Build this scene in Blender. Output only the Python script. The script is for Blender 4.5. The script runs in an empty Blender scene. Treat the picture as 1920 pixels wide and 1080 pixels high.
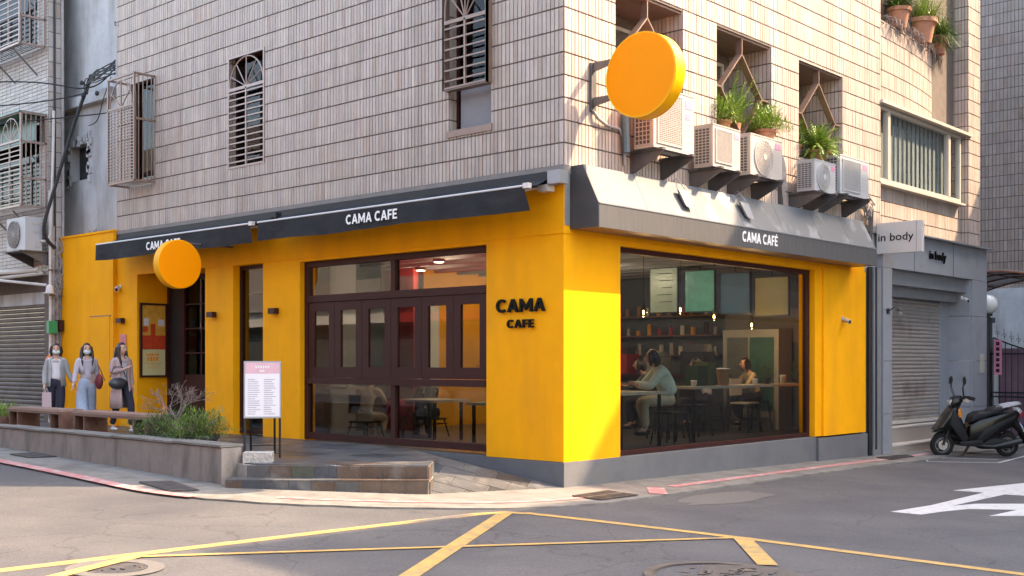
import bpy, bmesh, math, random
from mathutils import Vector, Matrix
random.seed(7)
R=random.Random(11)
sc=bpy.context.scene
COL=sc.collection
# ------------------------------------------------------------------ camera
cam_d=bpy.data.cameras.new('camera'); cam=bpy.data.objects.new('camera',cam_d); COL.objects.link(cam)
FV=Vector((.7413,.6712,0)).normalized()
CX,CY,CZ=-10.997,-9.085,1.60
cam.location=(CX,CY,CZ)
cam.rotation_euler=(math.radians(90),0,math.atan2(-FV.x,FV.y))
cam_d.sensor_width=36; cam_d.lens=36*2138/1920
cam_d.shift_y=(677-540)/1920
cam_d.clip_start=.1; cam_d.clip_end=400
sc.camera=cam
# ------------------------------------------------------------------ light
SUN=Vector((1.35,-1,1.58)).normalized()
EL=math.asin(SUN.z); ROT=math.atan2(SUN.x,SUN.y)
w=bpy.data.worlds.new('World'); sc.world=w; w.use_nodes=True
nt=w.node_tree; nt.nodes.clear()
sky=nt.nodes.new('ShaderNodeTexSky'); sky.sky_type='NISHITA'; sky.sun_disc=False
sky.sun_elevation=EL; sky.sun_rotation=ROT; sky.air_density=1.0; sky.dust_density=2.5; sky.ozone_density=.6
bg=nt.nodes.new('ShaderNodeBackground'); bg.inputs[1].default_value=.15
wo=nt.nodes.new('ShaderNodeOutputWorld'); nt.links.new(sky.outputs[0],bg.inputs[0]); nt.links.new(bg.outputs[0],wo.inputs[0])
sl=bpy.data.lights.new('sun','SUN'); sl.energy=2.0; sl.angle=math.radians(.53); sl.color=(1,.80,.60)
so=bpy.data.objects.new('sun',sl); COL.objects.link(so); so.rotation_euler=SUN.to_track_quat('Z','Y').to_euler()
sc.view_settings.view_transform='Standard'; sc.view_settings.look='None'; sc.view_settings.gamma=1
sc.view_settings.exposure=2.85
sc.view_settings.use_white_balance=True; sc.view_settings.white_balance_temperature=7700; sc.view_settings.white_balance_tint=10; sc.view_settings.use_curve_mapping=False
sc.render.engine='CYCLES'
sc.cycles.max_bounces=8; sc.cycles.diffuse_bounces=4; sc.cycles.transparent_max_bounces=12
def gz(x,y): return .025*y-.015*x
# ------------------------------------------------------------------ materials
def M(name,col,rough=.7,metal=0,var=.12,vs=6,bump=.0,bs=60,spec=.5,emit=None,es=0,dirt=None,stretch=None,attr=False,coat=0):
    m=bpy.data.materials.new(name); m.use_nodes=True; t=m.node_tree; b=t.nodes['Principled BSDF']
    b.inputs['Roughness'].default_value=rough; b.inputs['Metallic'].default_value=metal
    b.inputs['Specular IOR Level'].default_value=spec
    if coat: b.inputs['Coat Weight'].default_value=coat; b.inputs['Coat Roughness'].default_value=.08
    N=t.nodes.new; L=t.links.new
    tc=N('ShaderNodeTexCoord'); mp=N('ShaderNodeMapping'); L(tc.outputs['Object'],mp.inputs[0])
    geo=N('ShaderNodeNewGeometry'); L(geo.outputs['Position'],mp.inputs[0])
    if stretch: mp.inputs['Scale'].default_value=stretch
    n=N('ShaderNodeTexNoise'); n.inputs['Scale'].default_value=vs; n.inputs['Detail'].default_value=6; n.inputs['Roughness'].default_value=.65
    L(mp.outputs[0],n.inputs[0])
    mr=N('ShaderNodeMapRange'); mr.inputs[1].default_value=.3; mr.inputs[2].default_value=.7; mr.inputs[3].default_value=1-var; mr.inputs[4].default_value=1+var
    L(n.outputs[0],mr.inputs[0])
    mx=N('ShaderNodeMix'); mx.data_type='RGBA'; mx.blend_type='MULTIPLY'; mx.inputs[0].default_value=1
    mx.inputs[6].default_value=(*col,1)
    if attr:
        a=N('ShaderNodeAttribute'); a.attribute_name='tone'; m2=N('ShaderNodeMix'); m2.data_type='RGBA'; m2.blend_type='MULTIPLY'; m2.inputs[0].default_value=1
        m2.inputs[6].default_value=(*col,1); L(a.outputs['Color'],m2.inputs[7]); L(m2.outputs[2],mx.inputs[6])
    cb=N('ShaderNodeCombineColor'); L(mr.outputs[0],cb.inputs[0]); L(mr.outputs[0],cb.inputs[1]); L(mr.outputs[0],cb.inputs[2])
    L(cb.outputs[0],mx.inputs[7]); last=mx.outputs[2]
    if dirt:
        dc,ds,lo,hi=dirt[:4]
        n2=N('ShaderNodeTexNoise'); n2.inputs['Scale'].default_value=ds; n2.inputs['Detail'].default_value=8
        mp2=N('ShaderNodeMapping'); L(geo.outputs['Position'],mp2.inputs[0])
        if len(dirt)>4: mp2.inputs['Scale'].default_value=dirt[4]
        L(mp2.outputs[0],n2.inputs[0])
        r2=N('ShaderNodeMapRange'); r2.inputs[1].default_value=lo; r2.inputs[2].default_value=hi; L(n2.outputs[0],r2.inputs[0])
        m3=N('ShaderNodeMix'); m3.data_type='RGBA'; L(r2.outputs[0],m3.inputs[0]); L(last,m3.inputs[6]); m3.inputs[7].default_value=(*dc,1); last=m3.outputs[2]
    L(last,b.inputs['Base Color'])
    rm=N('ShaderNodeMapRange'); rm.inputs[3].default_value=max(0,rough-.07); rm.inputs[4].default_value=min(1,rough+.07); L(n.outputs[0],rm.inputs[0]); L(rm.outputs[0],b.inputs['Roughness'])
    if bump:
        nb=N('ShaderNodeTexNoise'); nb.inputs['Scale'].default_value=bs; nb.inputs['Detail'].default_value=4; L(geo.outputs['Position'],nb.inputs[0])
        bp=N('ShaderNodeBump'); bp.inputs['Strength'].default_value=bump; bp.inputs['Distance'].default_value=.02; L(nb.outputs[0],bp.inputs['Height']); L(bp.outputs[0],b.inputs['Normal'])
    if emit: b.inputs['Emission Color'].default_value=(*emit,1); b.inputs['Emission Strength'].default_value=es
    return m
def glassmat(name,tint=(.75,.78,.78),refl=1.0,ior=1.5,rough=.0,wavy=.0):
    m=bpy.data.materials.new(name); m.use_nodes=True; t=m.node_tree; t.nodes.clear(); N=t.nodes.new; L=t.links.new
    tr=N('ShaderNodeBsdfTransparent'); tr.inputs[0].default_value=(*tint,1)
    gl=N('ShaderNodeBsdfGlossy'); gl.inputs['Roughness'].default_value=rough; gl.inputs[0].default_value=(refl,refl,refl,1)
    fr=N('ShaderNodeFresnel'); fr.inputs[0].default_value=ior; mx=N('ShaderNodeMixShader'); o=N('ShaderNodeOutputMaterial')
    if wavy:
        nb=N('ShaderNodeTexNoise'); nb.inputs['Scale'].default_value=1.3; g=N('ShaderNodeNewGeometry'); L(g.outputs['Position'],nb.inputs[0])
        bp=N('ShaderNodeBump'); bp.inputs['Strength'].default_value=wavy; bp.inputs['Distance'].default_value=.02; L(nb.outputs[0],bp.inputs['Height']); L(bp.outputs[0],gl.inputs['Normal'])
    gg=N('ShaderNodeNewGeometry'); sb=N('ShaderNodeMath'); sb.operation='SUBTRACT'; sb.inputs[0].default_value=1; L(gg.outputs['Backfacing'],sb.inputs[1]); ml=N('ShaderNodeMath'); ml.operation='MULTIPLY'; L(fr.outputs[0],ml.inputs[0]); L(sb.outputs[0],ml.inputs[1])
    L(ml.outputs[0],mx.inputs[0]); L(tr.outputs[0],mx.inputs[1]); L(gl.outputs[0],mx.inputs[2]); L(mx.outputs[0],o.inputs[0]); return m
def asphalt():
    m=M('asphalt',(.080,.078,.082),.9,var=.10,vs=90,bump=.35,bs=220)
    t=m.node_tree; N=t.nodes.new; L=t.links.new; b=t.nodes['Principled BSDF']
    src=b.inputs['Base Color'].links[0].from_socket
    g=N('ShaderNodeNewGeometry')
    n=N('ShaderNodeTexNoise'); n.inputs['Scale'].default_value=.55; n.inputs['Detail'].default_value=9; n.inputs['Roughness'].default_value=.6; L(g.outputs['Position'],n.inputs[0])
    cr=N('ShaderNodeValToRGB'); e=cr.color_ramp.elements; e[0].position=.35; e[0].color=(.74,.74,.77,1); e[1].position=.66; e[1].color=(1.25,1.2,1.15,1); L(n.outputs[0],cr.inputs[0])
    mx=N('ShaderNodeMix'); mx.data_type='RGBA'; mx.blend_type='MULTIPLY'; mx.inputs[0].default_value=1; L(src,mx.inputs[6]); L(cr.outputs[0],mx.inputs[7])
    # fine stones
    v=N('ShaderNodeTexVoronoi'); v.inputs['Scale'].default_value=130; L(g.outputs['Position'],v.inputs[0])
    r=N('ShaderNodeMapRange'); r.inputs[1].default_value=0; r.inputs[2].default_value=.6; r.inputs[3].default_value=1.35; r.inputs[4].default_value=.8; L(v.outputs[0],r.inputs[0])
    m2=N('ShaderNodeMix'); m2.data_type='RGBA'; m2.blend_type='MULTIPLY'; m2.inputs[0].default_value=.55; L(mx.outputs[2],m2.inputs[6])
    cc=N('ShaderNodeCombineColor'); [L(r.outputs[0],cc.inputs[i]) for i in range(3)]; L(cc.outputs[0],m2.inputs[7])
    n4=N('ShaderNodeTexNoise'); n4.inputs['Scale'].default_value=38; n4.inputs['Detail'].default_value=3; n4.inputs['Roughness'].default_value=.8; L(g.outputs['Position'],n4.inputs[0])
    r4=N('ShaderNodeMapRange'); r4.inputs[1].default_value=.3; r4.inputs[2].default_value=.7; r4.inputs[3].default_value=.72; r4.inputs[4].default_value=1.28; L(n4.outputs[0],r4.inputs[0])
    vc=N('ShaderNodeTexVoronoi'); vc.feature='DISTANCE_TO_EDGE'; vc.inputs['Scale'].default_value=.55
    dn=N('ShaderNodeTexNoise'); dn.inputs['Scale'].default_value=2.5; dn.inputs['Detail'].default_value=6; L(g.outputs['Position'],dn.inputs[0]); vm=N('ShaderNodeVectorMath'); vm.operation='MULTIPLY_ADD'; vm.inputs[1].default_value=(.35,.35,.35); L(dn.outputs['Color'],vm.inputs[0]); L(g.outputs['Position'],vm.inputs[2]); L(vm.outputs[0],vc.inputs[0])
    rc=N('ShaderNodeMapRange'); rc.inputs[1].default_value=0; rc.inputs[2].default_value=.007; rc.inputs[3].default_value=.62; rc.inputs[4].default_value=1; L(vc.outputs[0],rc.inputs[0])
    mm=N('ShaderNodeMath'); mm.operation='MULTIPLY'; L(r4.outputs[0],mm.inputs[0]); L(rc.outputs[0],mm.inputs[1])
    c4=N('ShaderNodeCombineColor'); [L(mm.outputs[0],c4.inputs[i]) for i in range(3)]
    m5=N('ShaderNodeMix'); m5.data_type='RGBA'; m5.blend_type='MULTIPLY'; m5.inputs[0].default_value=1; L(m2.outputs[2],m5.inputs[6]); L(c4.outputs[0],m5.inputs[7]); m2=m5
    # sparse dark scuffs
    n3=N('ShaderNodeTexNoise'); n3.inputs['Scale'].default_value=3.2; n3.inputs['Detail'].default_value=10; n3.inputs['Roughness'].default_value=.75; mp=N('ShaderNodeMapping'); mp.inputs['Scale'].default_value=(.5,2.2,1); L(g.outputs['Position'],mp.inputs[0]); L(mp.outputs[0],n3.inputs[0])
    r3=N('ShaderNodeMapRange'); r3.inputs[1].default_value=.62; r3.inputs[2].default_value=.75; r3.inputs[3].default_value=0; r3.inputs[4].default_value=.5; L(n3.outputs[0],r3.inputs[0])
    m3=N('ShaderNodeMix'); m3.data_type='RGBA'; L(r3.outputs[0],m3.inputs[0]); L(m2.outputs[2],m3.inputs[6]); m3.inputs[7].default_value=(.06,.06,.062,1)
    L(m3.outputs[2],b.inputs['Base Color']); return m
m_asph=asphalt()
m_yel=M('yellow_paint',(.93,.385,.010),.7,var=.06,vs=1.5,bump=.2,bs=90,spec=.12,dirt=((.74,.305,.018),1.6,.46,.95,(1.6,1.6,.4)))
m_tile=M('facade_tile',(.44,.36,.31),.5,var=.10,vs=3,attr=True,spec=.3,dirt=((.25,.19,.16),1.5,.52,.88,(1.9,1.9,.26)))
m_gtile=M('grey_facade_tile',(.27,.215,.185),.5,var=.12,vs=2,attr=True)
m_mort=M('mortar',(.13,.10,.085),.9,var=.2,vs=8)
m_wtile=M('white_small_tile',(.42,.38,.355),.5,var=.12,vs=3,attr=True,dirt=((.36,.31,.27),1.1,.52,.8,(1,1,.5)))
m_brown=M('brown_window_frame',(.045,.013,.011),.5,var=.1,vs=4,spec=.22)
m_conc=M('plinth_concrete',(.125,.125,.132),.85,var=.16,vs=2.2,bump=.25,bs=90,dirt=((.13,.13,.125),2.2,.52,.75))
m_oldc=M('old_concrete',(.25,.215,.195),.9,var=.16,vs=2.6,bump=.4,bs=60,dirt=((.15,.13,.115),2.6,.47,.70,(2.2,2.2,.55)))
m_mint=M('pale_paving',(.185,.172,.155),.9,var=.2,vs=5,bump=.4,bs=90,dirt=((.115,.105,.095),2.6,.46,.72))
m_red=M('faded_red_paint',(.42,.17,.17),.8,var=.2,vs=9,dirt=((.42,.36,.34),7,.5,.66))
m_yl=M('yellow_road_paint',(.42,.255,.075),.8,var=.15,vs=7,bump=.15,bs=150,dirt=((.20,.16,.11),9,.50,.74))
m_wl=M('white_road_paint',(.48,.47,.46),.8,var=.08,vs=9,dirt=((.25,.25,.25),10,.55,.78))
m_patch=M('asphalt_patch',(.115,.105,.098),.9,var=.2,vs=40,bump=.3,bs=200)
m_slate=[M('slate_%s'%n,c,.42,var=.22,vs=5,bump=.35,bs=25,spec=.5,dirt=((.20,.19,.18),3,.55,.8)) for n,c in (('blue',(.055,.062,.075)),('brown',(.095,.066,.05)),('green',(.07,.078,.062)),('grey',(.085,.085,.088)),('rust',(.11,.078,.06)),('dark',(.04,.045,.05)))]
m_grout=M('pale_grout',(.33,.31,.29),.9,var=.2,vs=10)
m_awn=M('awning_cloth',(.026,.027,.030),.85,var=.25,vs=2,bump=.6,bs=5,spec=.2,dirt=((.05,.048,.046),2,.5,.85,(1,1,3)))
m_awnp=M('awning_profile',(.62,.58,.55),.35,metal=.3,var=.05)
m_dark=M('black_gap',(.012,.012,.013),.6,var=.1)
m_grey=M('grey_metal',(.30,.30,.31),.4,metal=.4,var=.1,vs=5)
m_fasc=M('brushed_dark_metal',(.15,.145,.145),.38,metal=.45,var=.25,vs=22,stretch=(6,6,.15))
m_canop=M('canopy_sheet_metal',(.125,.13,.138),.6,spec=.25,metal=0,var=.07,vs=2,dirt=((.36,.36,.37),2,.55,.8))
m_white=M('white_text',(.85,.82,.80),.5,var=.03)
m_blackt=M('black_text',(.004,.004,.004),.6,var=.05,spec=.15)
m_orange=M('sign_orange',(.96,.285,.002),.6,var=.02,vs=2,spec=.15)
m_orim=M('sign_rim_yellow',(.90,.40,.004),.5,var=.03,spec=.25)
m_glass=glassmat('shop_glass',(.62,.66,.66),1.0,1.65,wavy=.02)
m_glass3=glassmat('dim_glass',(.5,.5,.5),.55,1.45,wavy=.03)
m_glass2=glassmat('upper_glass',(.92,.95,.95),1,1.8,wavy=.05)
m_intd=M('dark_interior',(.05,.055,.06),.7,var=.3,vs=3)
m_intg=M('interior_grey_wall',(.22,.21,.22),.8,var=.1,vs=2)
m_into=M('interior_orange_wall',(.75,.30,.01),.7,var=.1,vs=2)
m_floor=M('interior_floor',(.10,.095,.09),.3,var=.15,vs=3)
m_wood=M('bench_wood',(.17,.085,.06),.55,var=.3,vs=10,stretch=(1,.12,1),bump=.15,bs=40)
m_woodt=M('bench_top_wood',(.30,.19,.15),.5,var=.25,vs=12,stretch=(1,.12,1),bump=.15,bs=40)
m_table=M('pale_table_top',(.55,.47,.38),.4,var=.12,vs=8)
m_blackm=M('black_metal',(.02,.02,.021),.4,metal=.3,var=.1)
m_chrome=M('chrome',(.6,.6,.62),.15,metal=1,var=.05)
m_ac=M('ac_casing',(.42,.37,.335),.45,var=.06,vs=3,dirt=((.44,.37,.31),3,.55,.85))
m_acg=M('ac_casing_grey',(.40,.40,.41),.45,var=.06,vs=3,dirt=((.40,.38,.36),3,.55,.85))
m_acgr=M('ac_grille',(.40,.36,.33),.5,var=.1)
m_acd=M('ac_coil',(.07,.06,.055),.6,var=.3,vs=60)
m_brk=M('bracket_steel',(.14,.13,.13),.45,metal=.5,var=.15,vs=6)
m_pink=M('pink_label',(.62,.22,.32),.6,var=.2,vs=50)
m_grillew=M('grille_metal_pale',(.33,.24,.21),.4,metal=.4,var=.12)
m_grillet=M('grille_metal_tan',(.24,.155,.12),.4,metal=.3,var=.12)
m_winalu=M('cream_window_frame',(.46,.41,.35),.4,var=.05)
m_leaf=[M('leaf_%d'%i,c,.5,var=.3,vs=14,spec=.4) for i,c in enumerate(((.11,.20,.03),(.20,.30,.04),(.05,.11,.03),(.28,.36,.08),(.09,.15,.06)))]
m_twig=M('dry_twig',(.20,.15,.135),.8,var=.2)
m_pot=M('terracotta',(.50,.22,.13),.75,var=.15,vs=8)
m_potd=M('dark_planter',(.045,.047,.05),.6,var=.2)
m_potw=M('wooden_planter',(.34,.17,.07),.6,var=.2,vs=8)
m_shut=M('steel_shutter',(.50,.45,.41),.36,metal=.6,var=.12,vs=3,stretch=(1,1,3),dirt=((.24,.16,.12),1.6,.58,.8))
m_shutb=M('brown_shutter',(.13,.105,.095),.5,metal=.3,var=.2,vs=4,dirt=((.07,.05,.045),3,.5,.8))
m_clad=M('grey_cladding',(.30,.31,.335),.45,metal=.15,var=.06,vs=2,dirt=((.22,.22,.23),2,.55,.8))
m_terr=M('terrazzo',(.34,.29,.245),.5,var=.28,vs=70)
m_terrp=M('terrazzo_nosing',(.52,.47,.42),.5,var=.1,vs=30)
m_signw=M('white_acrylic',(.55,.53,.51),.35,var=.04,vs=2)
m_wallg=M('weathered_render',(.46,.47,.48),.9,var=.18,vs=1.4,bump=.5,bs=6,dirt=((.30,.29,.28),1.1,.46,.68,(2,2,.45)))
m_greenw=M('green_window_film',(.05,.14,.12),.3,var=.2,vs=3)
m_rub=M('tyre_rubber',(.008,.008,.008),.9,var=.2,vs=20)
m_scb=M('scooter_black_paint',(.005,.004,.004),.25,var=.1,coat=.15,spec=.25)
m_scp=M('scooter_grey_plastic',(.012,.012,.013),.5,var=.1,vs=20,spec=.25)
m_seat=M('scooter_seat_vinyl',(.010,.010,.012),.55,var=.15,vs=30,spec=.25)
m_scw=M('scooter_silver',(.42,.40,.40),.3,metal=.4,var=.05)
m_redl=M('red_lens',(.45,.015,.02),.15,var=.05)
m_oral=M('amber_lens',(.75,.22,.02),.2,var=.05)
m_plate=M('number_plate',(.60,.65,.74),.4,var=.05)
m_skin=M('skin',(.56,.33,.25),.55,var=.05)
m_hair=M('dark_hair',(.022,.013,.012),.4,var=.3,vs=60,stretch=(1,1,.1))
m_mask=M('face_mask',(.60,.68,.68),.8,var=.04)
def cloth(n,c,r=.85): return M(n,c,r,var=.12,vs=9,bump=.35,bs=12)
c_grey=cloth('grey_wool_blazer',(.34,.345,.35)); c_wht=cloth('white_knit',(.68,.64,.66)); c_navy=cloth('navy_trousers',(.018,.018,.035))
c_lil=cloth('pale_lilac_cardigan',(.46,.42,.48)); c_blu=cloth('pale_blue_trousers',(.36,.43,.55)); c_mau=cloth('dusty_pink_coat',(.40,.29,.29))
c_pale=cloth('pale_grey_jumper',(.45,.44,.49)); c_bag=cloth('dark_bag_leather',(.03,.035,.045),.4); c_redbag=cloth('dark_red_bag',(.22,.03,.04),.5)
c_mintk=cloth('pale_green_hoodie',(.66,.76,.64)); c_beig=cloth('beige_coat',(.62,.50,.34)); c_redc=cloth('crimson_cloth',(.35,.01,.04)); c_blk=cloth('black_cloth',(.015,.015,.017))
m_bayrefl=M('grey_bay_reflection',(.27,.28,.27),.8,var=.2,vs=2)  # reflection tone of the bay glass, put into the colour
m_bulb=M('warm_bulb',(1,.7,.4),.3,emit=(1,.55,.2),es=9)
m_bulbg=glassmat('bulb_glass',(.95,.85,.7),.8,1.3)
m_ceill=M('ceiling_lamp',(1,.85,.65),.3,emit=(1,.82,.6),es=1.2)
m_scr1=M('menu_screen_pale',(.2,.25,.2),.3,emit=(.42,.52,.40),es=.035)
m_scr2=M('menu_screen_teal',(.05,.25,.22),.3,emit=(.10,.42,.36),es=.035,var=.3)
m_scr3=M('menu_screen_blue',(.02,.06,.12),.3,emit=(.03,.12,.2),es=.03)
m_scr4=M('menu_screen_gold',(.2,.15,.03),.3,emit=(.24,.20,.04),es=.04)
m_globe=M('globe_lamp_glass',(.72,.70,.64),.3,var=.03)
m_rust=M('rusty_canopy_frame',(.20,.07,.04),.6,var=.3)
m_poly=M('canopy_sheet',(.40,.33,.29),.3,var=.1)
m_paper=M('menu_paper',(.62,.60,.63),.6,var=.03)
m_paperpk=M('menu_pink_header',(.55,.34,.39),.6,var=.06)
m_lines=M('faint_print',(.30,.29,.36),.7,var=.1)
m_poster=M('poster_cream',(.62,.55,.28),.35,var=.06); m_posto=M('poster_orange',(.75,.25,.03),.35,var=.3,vs=12); m_postr=M('poster_red',(.55,.06,.02),.35,var=.3,vs=15)
m_postt=M('poster_top_amber',(.66,.34,.05),.35,var=.2,vs=9)
m_cable=M('black_cable',(.015,.015,.018),.6); m_pipe=M('grey_conduit',(.30,.28,.28),.6,var=.2,vs=8); m_pipew=M('pale_pipe',(.55,.51,.47),.5,var=.1)
m_iron=M('cast_iron',(.085,.08,.08),.55,metal=.5,var=.25,vs=20,bump=.4,bs=60,dirt=((.16,.13,.11),8,.5,.75))
m_redsh=M('red_shop_board',(.30,.02,.02),.5,var=.1); m_opp=M('opposite_wall',(.22,.20,.19),.7,var=.15,vs=1); m_opp2=M('opposite_wall_pale',(.26,.24,.23),.7,var=.15,vs=1)
# ------------------------------------------------------------------ mesh helpers
class MB:
    def __init__(s): s.v=[]; s.f=[]; s.m=[]; s.mi=0; s.tone=[]; s.tn=(1,1,1)
    def add(s,vs,fs,mi=None):
        o=len(s.v); s.v+= [tuple(p) for p in vs]
        for f in fs: s.f.append([o+i for i in f]); s.m.append(s.mi if mi is None else mi); s.tone.append(s.tn)
        return s
    def box(s,a,b,mi=None):
        x0,y0,z0=[min(a[i],b[i]) for i in range(3)]; x1,y1,z1=[max(a[i],b[i]) for i in range(3)]
        return s.add([(x0,y0,z0),(x1,y0,z0),(x1,y1,z0),(x0,y1,z0),(x0,y0,z1),(x1,y0,z1),(x1,y1,z1),(x0,y1,z1)],
          [(0,3,2,1),(4,5,6,7),(0,1,5,4),(1,2,6,5),(2,3,7,6),(3,0,4,7)],mi)
    def hexa(s,p,mi=None): return s.add(p,[(0,3,2,1),(4,5,6,7),(0,1,5,4),(1,2,6,5),(2,3,7,6),(3,0,4,7)],mi)
    def prism(s,poly,ax,a,b,mi=None):
        # poly list of 2d points, extruded along axis ax from a to b
        n=len(poly)
        def P(p,w):
            if ax==0: return (w,p[0],p[1])
            if ax==1: return (p[0],w,p[1])
            return (p[0],p[1],w)
        vs=[P(p,a) for p in poly]+[P(p,b) for p in poly]
        return s.add(vs,[tuple(range(n-1,-1,-1)),tuple(range(n,2*n))]+[(i,(i+1)%n,n+(i+1)%n,n+i) for i in range(n)],mi)
    def bar(s,p,q,w,h=None,mi=None):
        h=h or w; p=Vector(p);q=Vector(q); d=(q-p).normalized(); up=Vector((0,0,1)) if abs(d.z)<.9 else Vector((0,1,0))
        a=d.cross(up).normalized()*w/2; b=d.cross(a).normalized()*h/2
        return s.hexa([p-a-b,p+a-b,p+a+b,p-a+b,q-a-b,q+a-b,q+a+b,q-a+b],mi)
    def tube(s,pts,r,n=8,mi=None,cap=True):
        pts=[Vector(p) for p in pts]; rr=r if isinstance(r,(list,tuple)) else [r]*len(pts)
        rings=[]; pa=None
        for i,p in enumerate(pts):
            d=(pts[min(i+1,len(pts)-1)]-pts[max(i-1,0)]).normalized()
            if pa is None: pa=d.orthogonal().normalized()
            a=(pa-d*pa.dot(d)); a=a.normalized() if a.length>1e-6 else d.orthogonal().normalized(); pa=a; b=d.cross(a)
            rings.append([p+(a*math.cos(2*math.pi*k/n)+b*math.sin(2*math.pi*k/n))*rr[i] for k in range(n)])
        vs=[v for g in rings for v in g]; fs=[]
        for i in range(len(pts)-1):
            for k in range(n): fs.append((i*n+k,i*n+(k+1)%n,(i+1)*n+(k+1)%n,(i+1)*n+k))
        if cap: fs+= [tuple(range(n-1,-1,-1)),tuple((len(pts)-1)*n+k for k in range(n))]
        return s.add(vs,fs,mi)
    def loft(s,rings,n=20,mi=None,fold=0,nf=7,cap=True):
        # rings (cx,cy,z,rx,ry)
        vs=[];fs=[]
        for j,(cx,cy,z,rx,ry) in enumerate(rings):
            for k in range(n):
                t=2*math.pi*k/n; q=1+fold*(j/len(rings))*math.sin(nf*t+1.3)
                vs.append((cx+rx*q*math.cos(t),cy+ry*q*math.sin(t),z))
        for j in range(len(rings)-1):
            for k in range(n): fs.append((j*n+k,j*n+(k+1)%n,(j+1)*n+(k+1)%n,(j+1)*n+k))
        if cap: fs+=[tuple(range(n-1,-1,-1)),tuple((len(rings)-1)*n+k for k in range(n))]
        return s.add(vs,fs,mi)
    def ell(s,c,r,nu=14,nv=9,mi=None,rot=None):
        vs=[];fs=[]
        for j in range(nv+1):
            ph=math.pi*j/nv
            for k in range(nu):
                t=2*math.pi*k/nu; p=Vector((r[0]*math.sin(ph)*math.cos(t),r[1]*math.sin(ph)*math.sin(t),r[2]*math.cos(ph)))
                if rot: p=rot@p
                vs.append(p+Vector(c))
        for j in range(nv):
            for k in range(nu): fs.append((j*nu+k,(j+1)*nu+k,(j+1)*nu+(k+1)%nu,j*nu+(k+1)%nu))
        return s.add(vs,fs,mi)
    def disc(s,c,ax,r,t,n=48,bev=.0,mi=None,mi_rim=None):
        # cylinder: axis ax ('x','y','z'), centre c, thickness t
        def P(u,v,w):
            return {'x':(c[0]+w,c[1]+u,c[2]+v),'y':(c[0]+u,c[1]+w,c[2]+v),'z':(c[0]+u,c[1]+v,c[2]+w)}[ax]
        rs=[(r-bev,-t/2),(r,-t/2+bev),(r,t/2-bev),(r-bev,t/2)] if bev else [(r,-t/2),(r,t/2)]
        vs=[P(q*math.cos(2*math.pi*k/n),q*math.sin(2*math.pi*k/n),w) for q,w in rs for k in range(n)]
        L=len(rs); fs=[(i*n+k,i*n+(k+1)%n,(i+1)*n+(k+1)%n,(i+1)*n+k) for i in range(L-1) for k in range(n)]
        s.add(vs,fs,mi_rim if mi_rim is not None else mi)
        vs2=[vs[k] for k in range(n)]+[vs[(L-1)*n+k] for k in range(n)]
        return s.add(vs2,[tuple(range(n-1,-1,-1)),tuple(range(n,2*n))],mi)
    def build(s,name,mat,parent=None,smooth=False,tone=False,**kw):
        off=Vector(parent['_o']) if parent is not None else Vector((0,0,0))
        me=bpy.data.meshes.new(name)
        me.from_pydata([(p[0]-off.x,p[1]-off.y,p[2]-off.z) for p in s.v],[],s.f)
        for m in (mat if isinstance(mat,(list,tuple)) else [mat]): me.materials.append(m)
        me.polygons.foreach_set('material_index',s.m)
        if smooth: me.polygons.foreach_set('use_smooth',[True]*len(s.f))
        if tone:
            a=me.color_attributes.new('tone','FLOAT_COLOR','CORNER'); d=[]
            for f,t in zip(s.f,s.tone): d+= [t[0],t[1],t[2],1.0]*len(f)
            a.data.foreach_set('color',d)
        me.validate(); me.update()
        if smooth:
            b=bmesh.new(); b.from_mesh(me); bmesh.ops.recalc_face_normals(b,faces=b.faces)
            for e in b.edges:
                if len(e.link_faces)==2 and e.calc_face_angle(0)>math.radians(40): e.smooth=False
            b.to_mesh(me); b.free()
        o=bpy.data.objects.new(name,me); COL.objects.link(o)
        if parent is not None: o.parent=parent; o['_o']=tuple(off)
        else: o['_o']=(0,0,0)
        for k,v in kw.items(): o[k]=v
        return o
def thing(name,label,cat,loc=(0,0,0),group=None,rz=0):
    o=bpy.data.objects.new(name,None); COL.objects.link(o); o.location=loc; o.empty_display_size=.1
    o['label']=label; o['category']=cat; o['_o']=tuple(loc)
    if group: o['group']=group
    return o
def tag(o,label,cat,group=None):
    o['label']=label; o['category']=cat
    if group: o['group']=group
    return o
def struct(name,mb,mat,**kw):
    o=mb.build(name,mat,**kw); o['kind']='structure'; return o
def local(name,label,cat,loc,rz=0,group=None):
    """an Empty whose parts are modelled in its own frame"""
    o=thing(name,label,cat,loc,group); o['_o']=(0,0,0); o.rotation_euler=(0,0,rz); return o
def copy_tree(o,parent=None):
    c=o.copy(); COL.objects.link(c); c.parent=parent
    for ch in o.children: copy_tree(ch,c)
    return c
def share(name,mesh,loc,parent,rot=None):
    o=bpy.data.objects.new(name,mesh); COL.objects.link(o); o.parent=parent
    of=Vector(parent['_o']); o.location=Vector(loc)-of
    if rot: o.rotation_euler=rot
    o['_o']=tuple(loc)
    return o
def holes_rects(u0,u1,z0,z1,holes):
    us=sorted({u0,u1,*[min(max(h[i],u0),u1) for h in holes for i in (0,1)]}); zs=sorted({z0,z1,*[min(max(h[i],z0),z1) for h in holes for i in (2,3)]})
    out=[]
    for a,b in zip(us,us[1:]):
        run=None
        for c,d in zip(zs,zs[1:]):
            um=(a+b)/2; zm=(c+d)/2
            if any(h[0]<um<h[1] and h[2]<zm<h[3] for h in holes):
                if run: out.append((a,b,*run)); run=None
            else: run=(run[0],d) if run else (c,d)
        if run: out.append((a,b,*run))
    return out
def wallX(x0,x1,u0,u1,z0,z1,holes=()):
    m=MB()
    for a,b,c,d in holes_rects(u0,u1,z0,z1,holes): m.box((x0,a,c),(x1,b,d))
    return m
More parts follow.
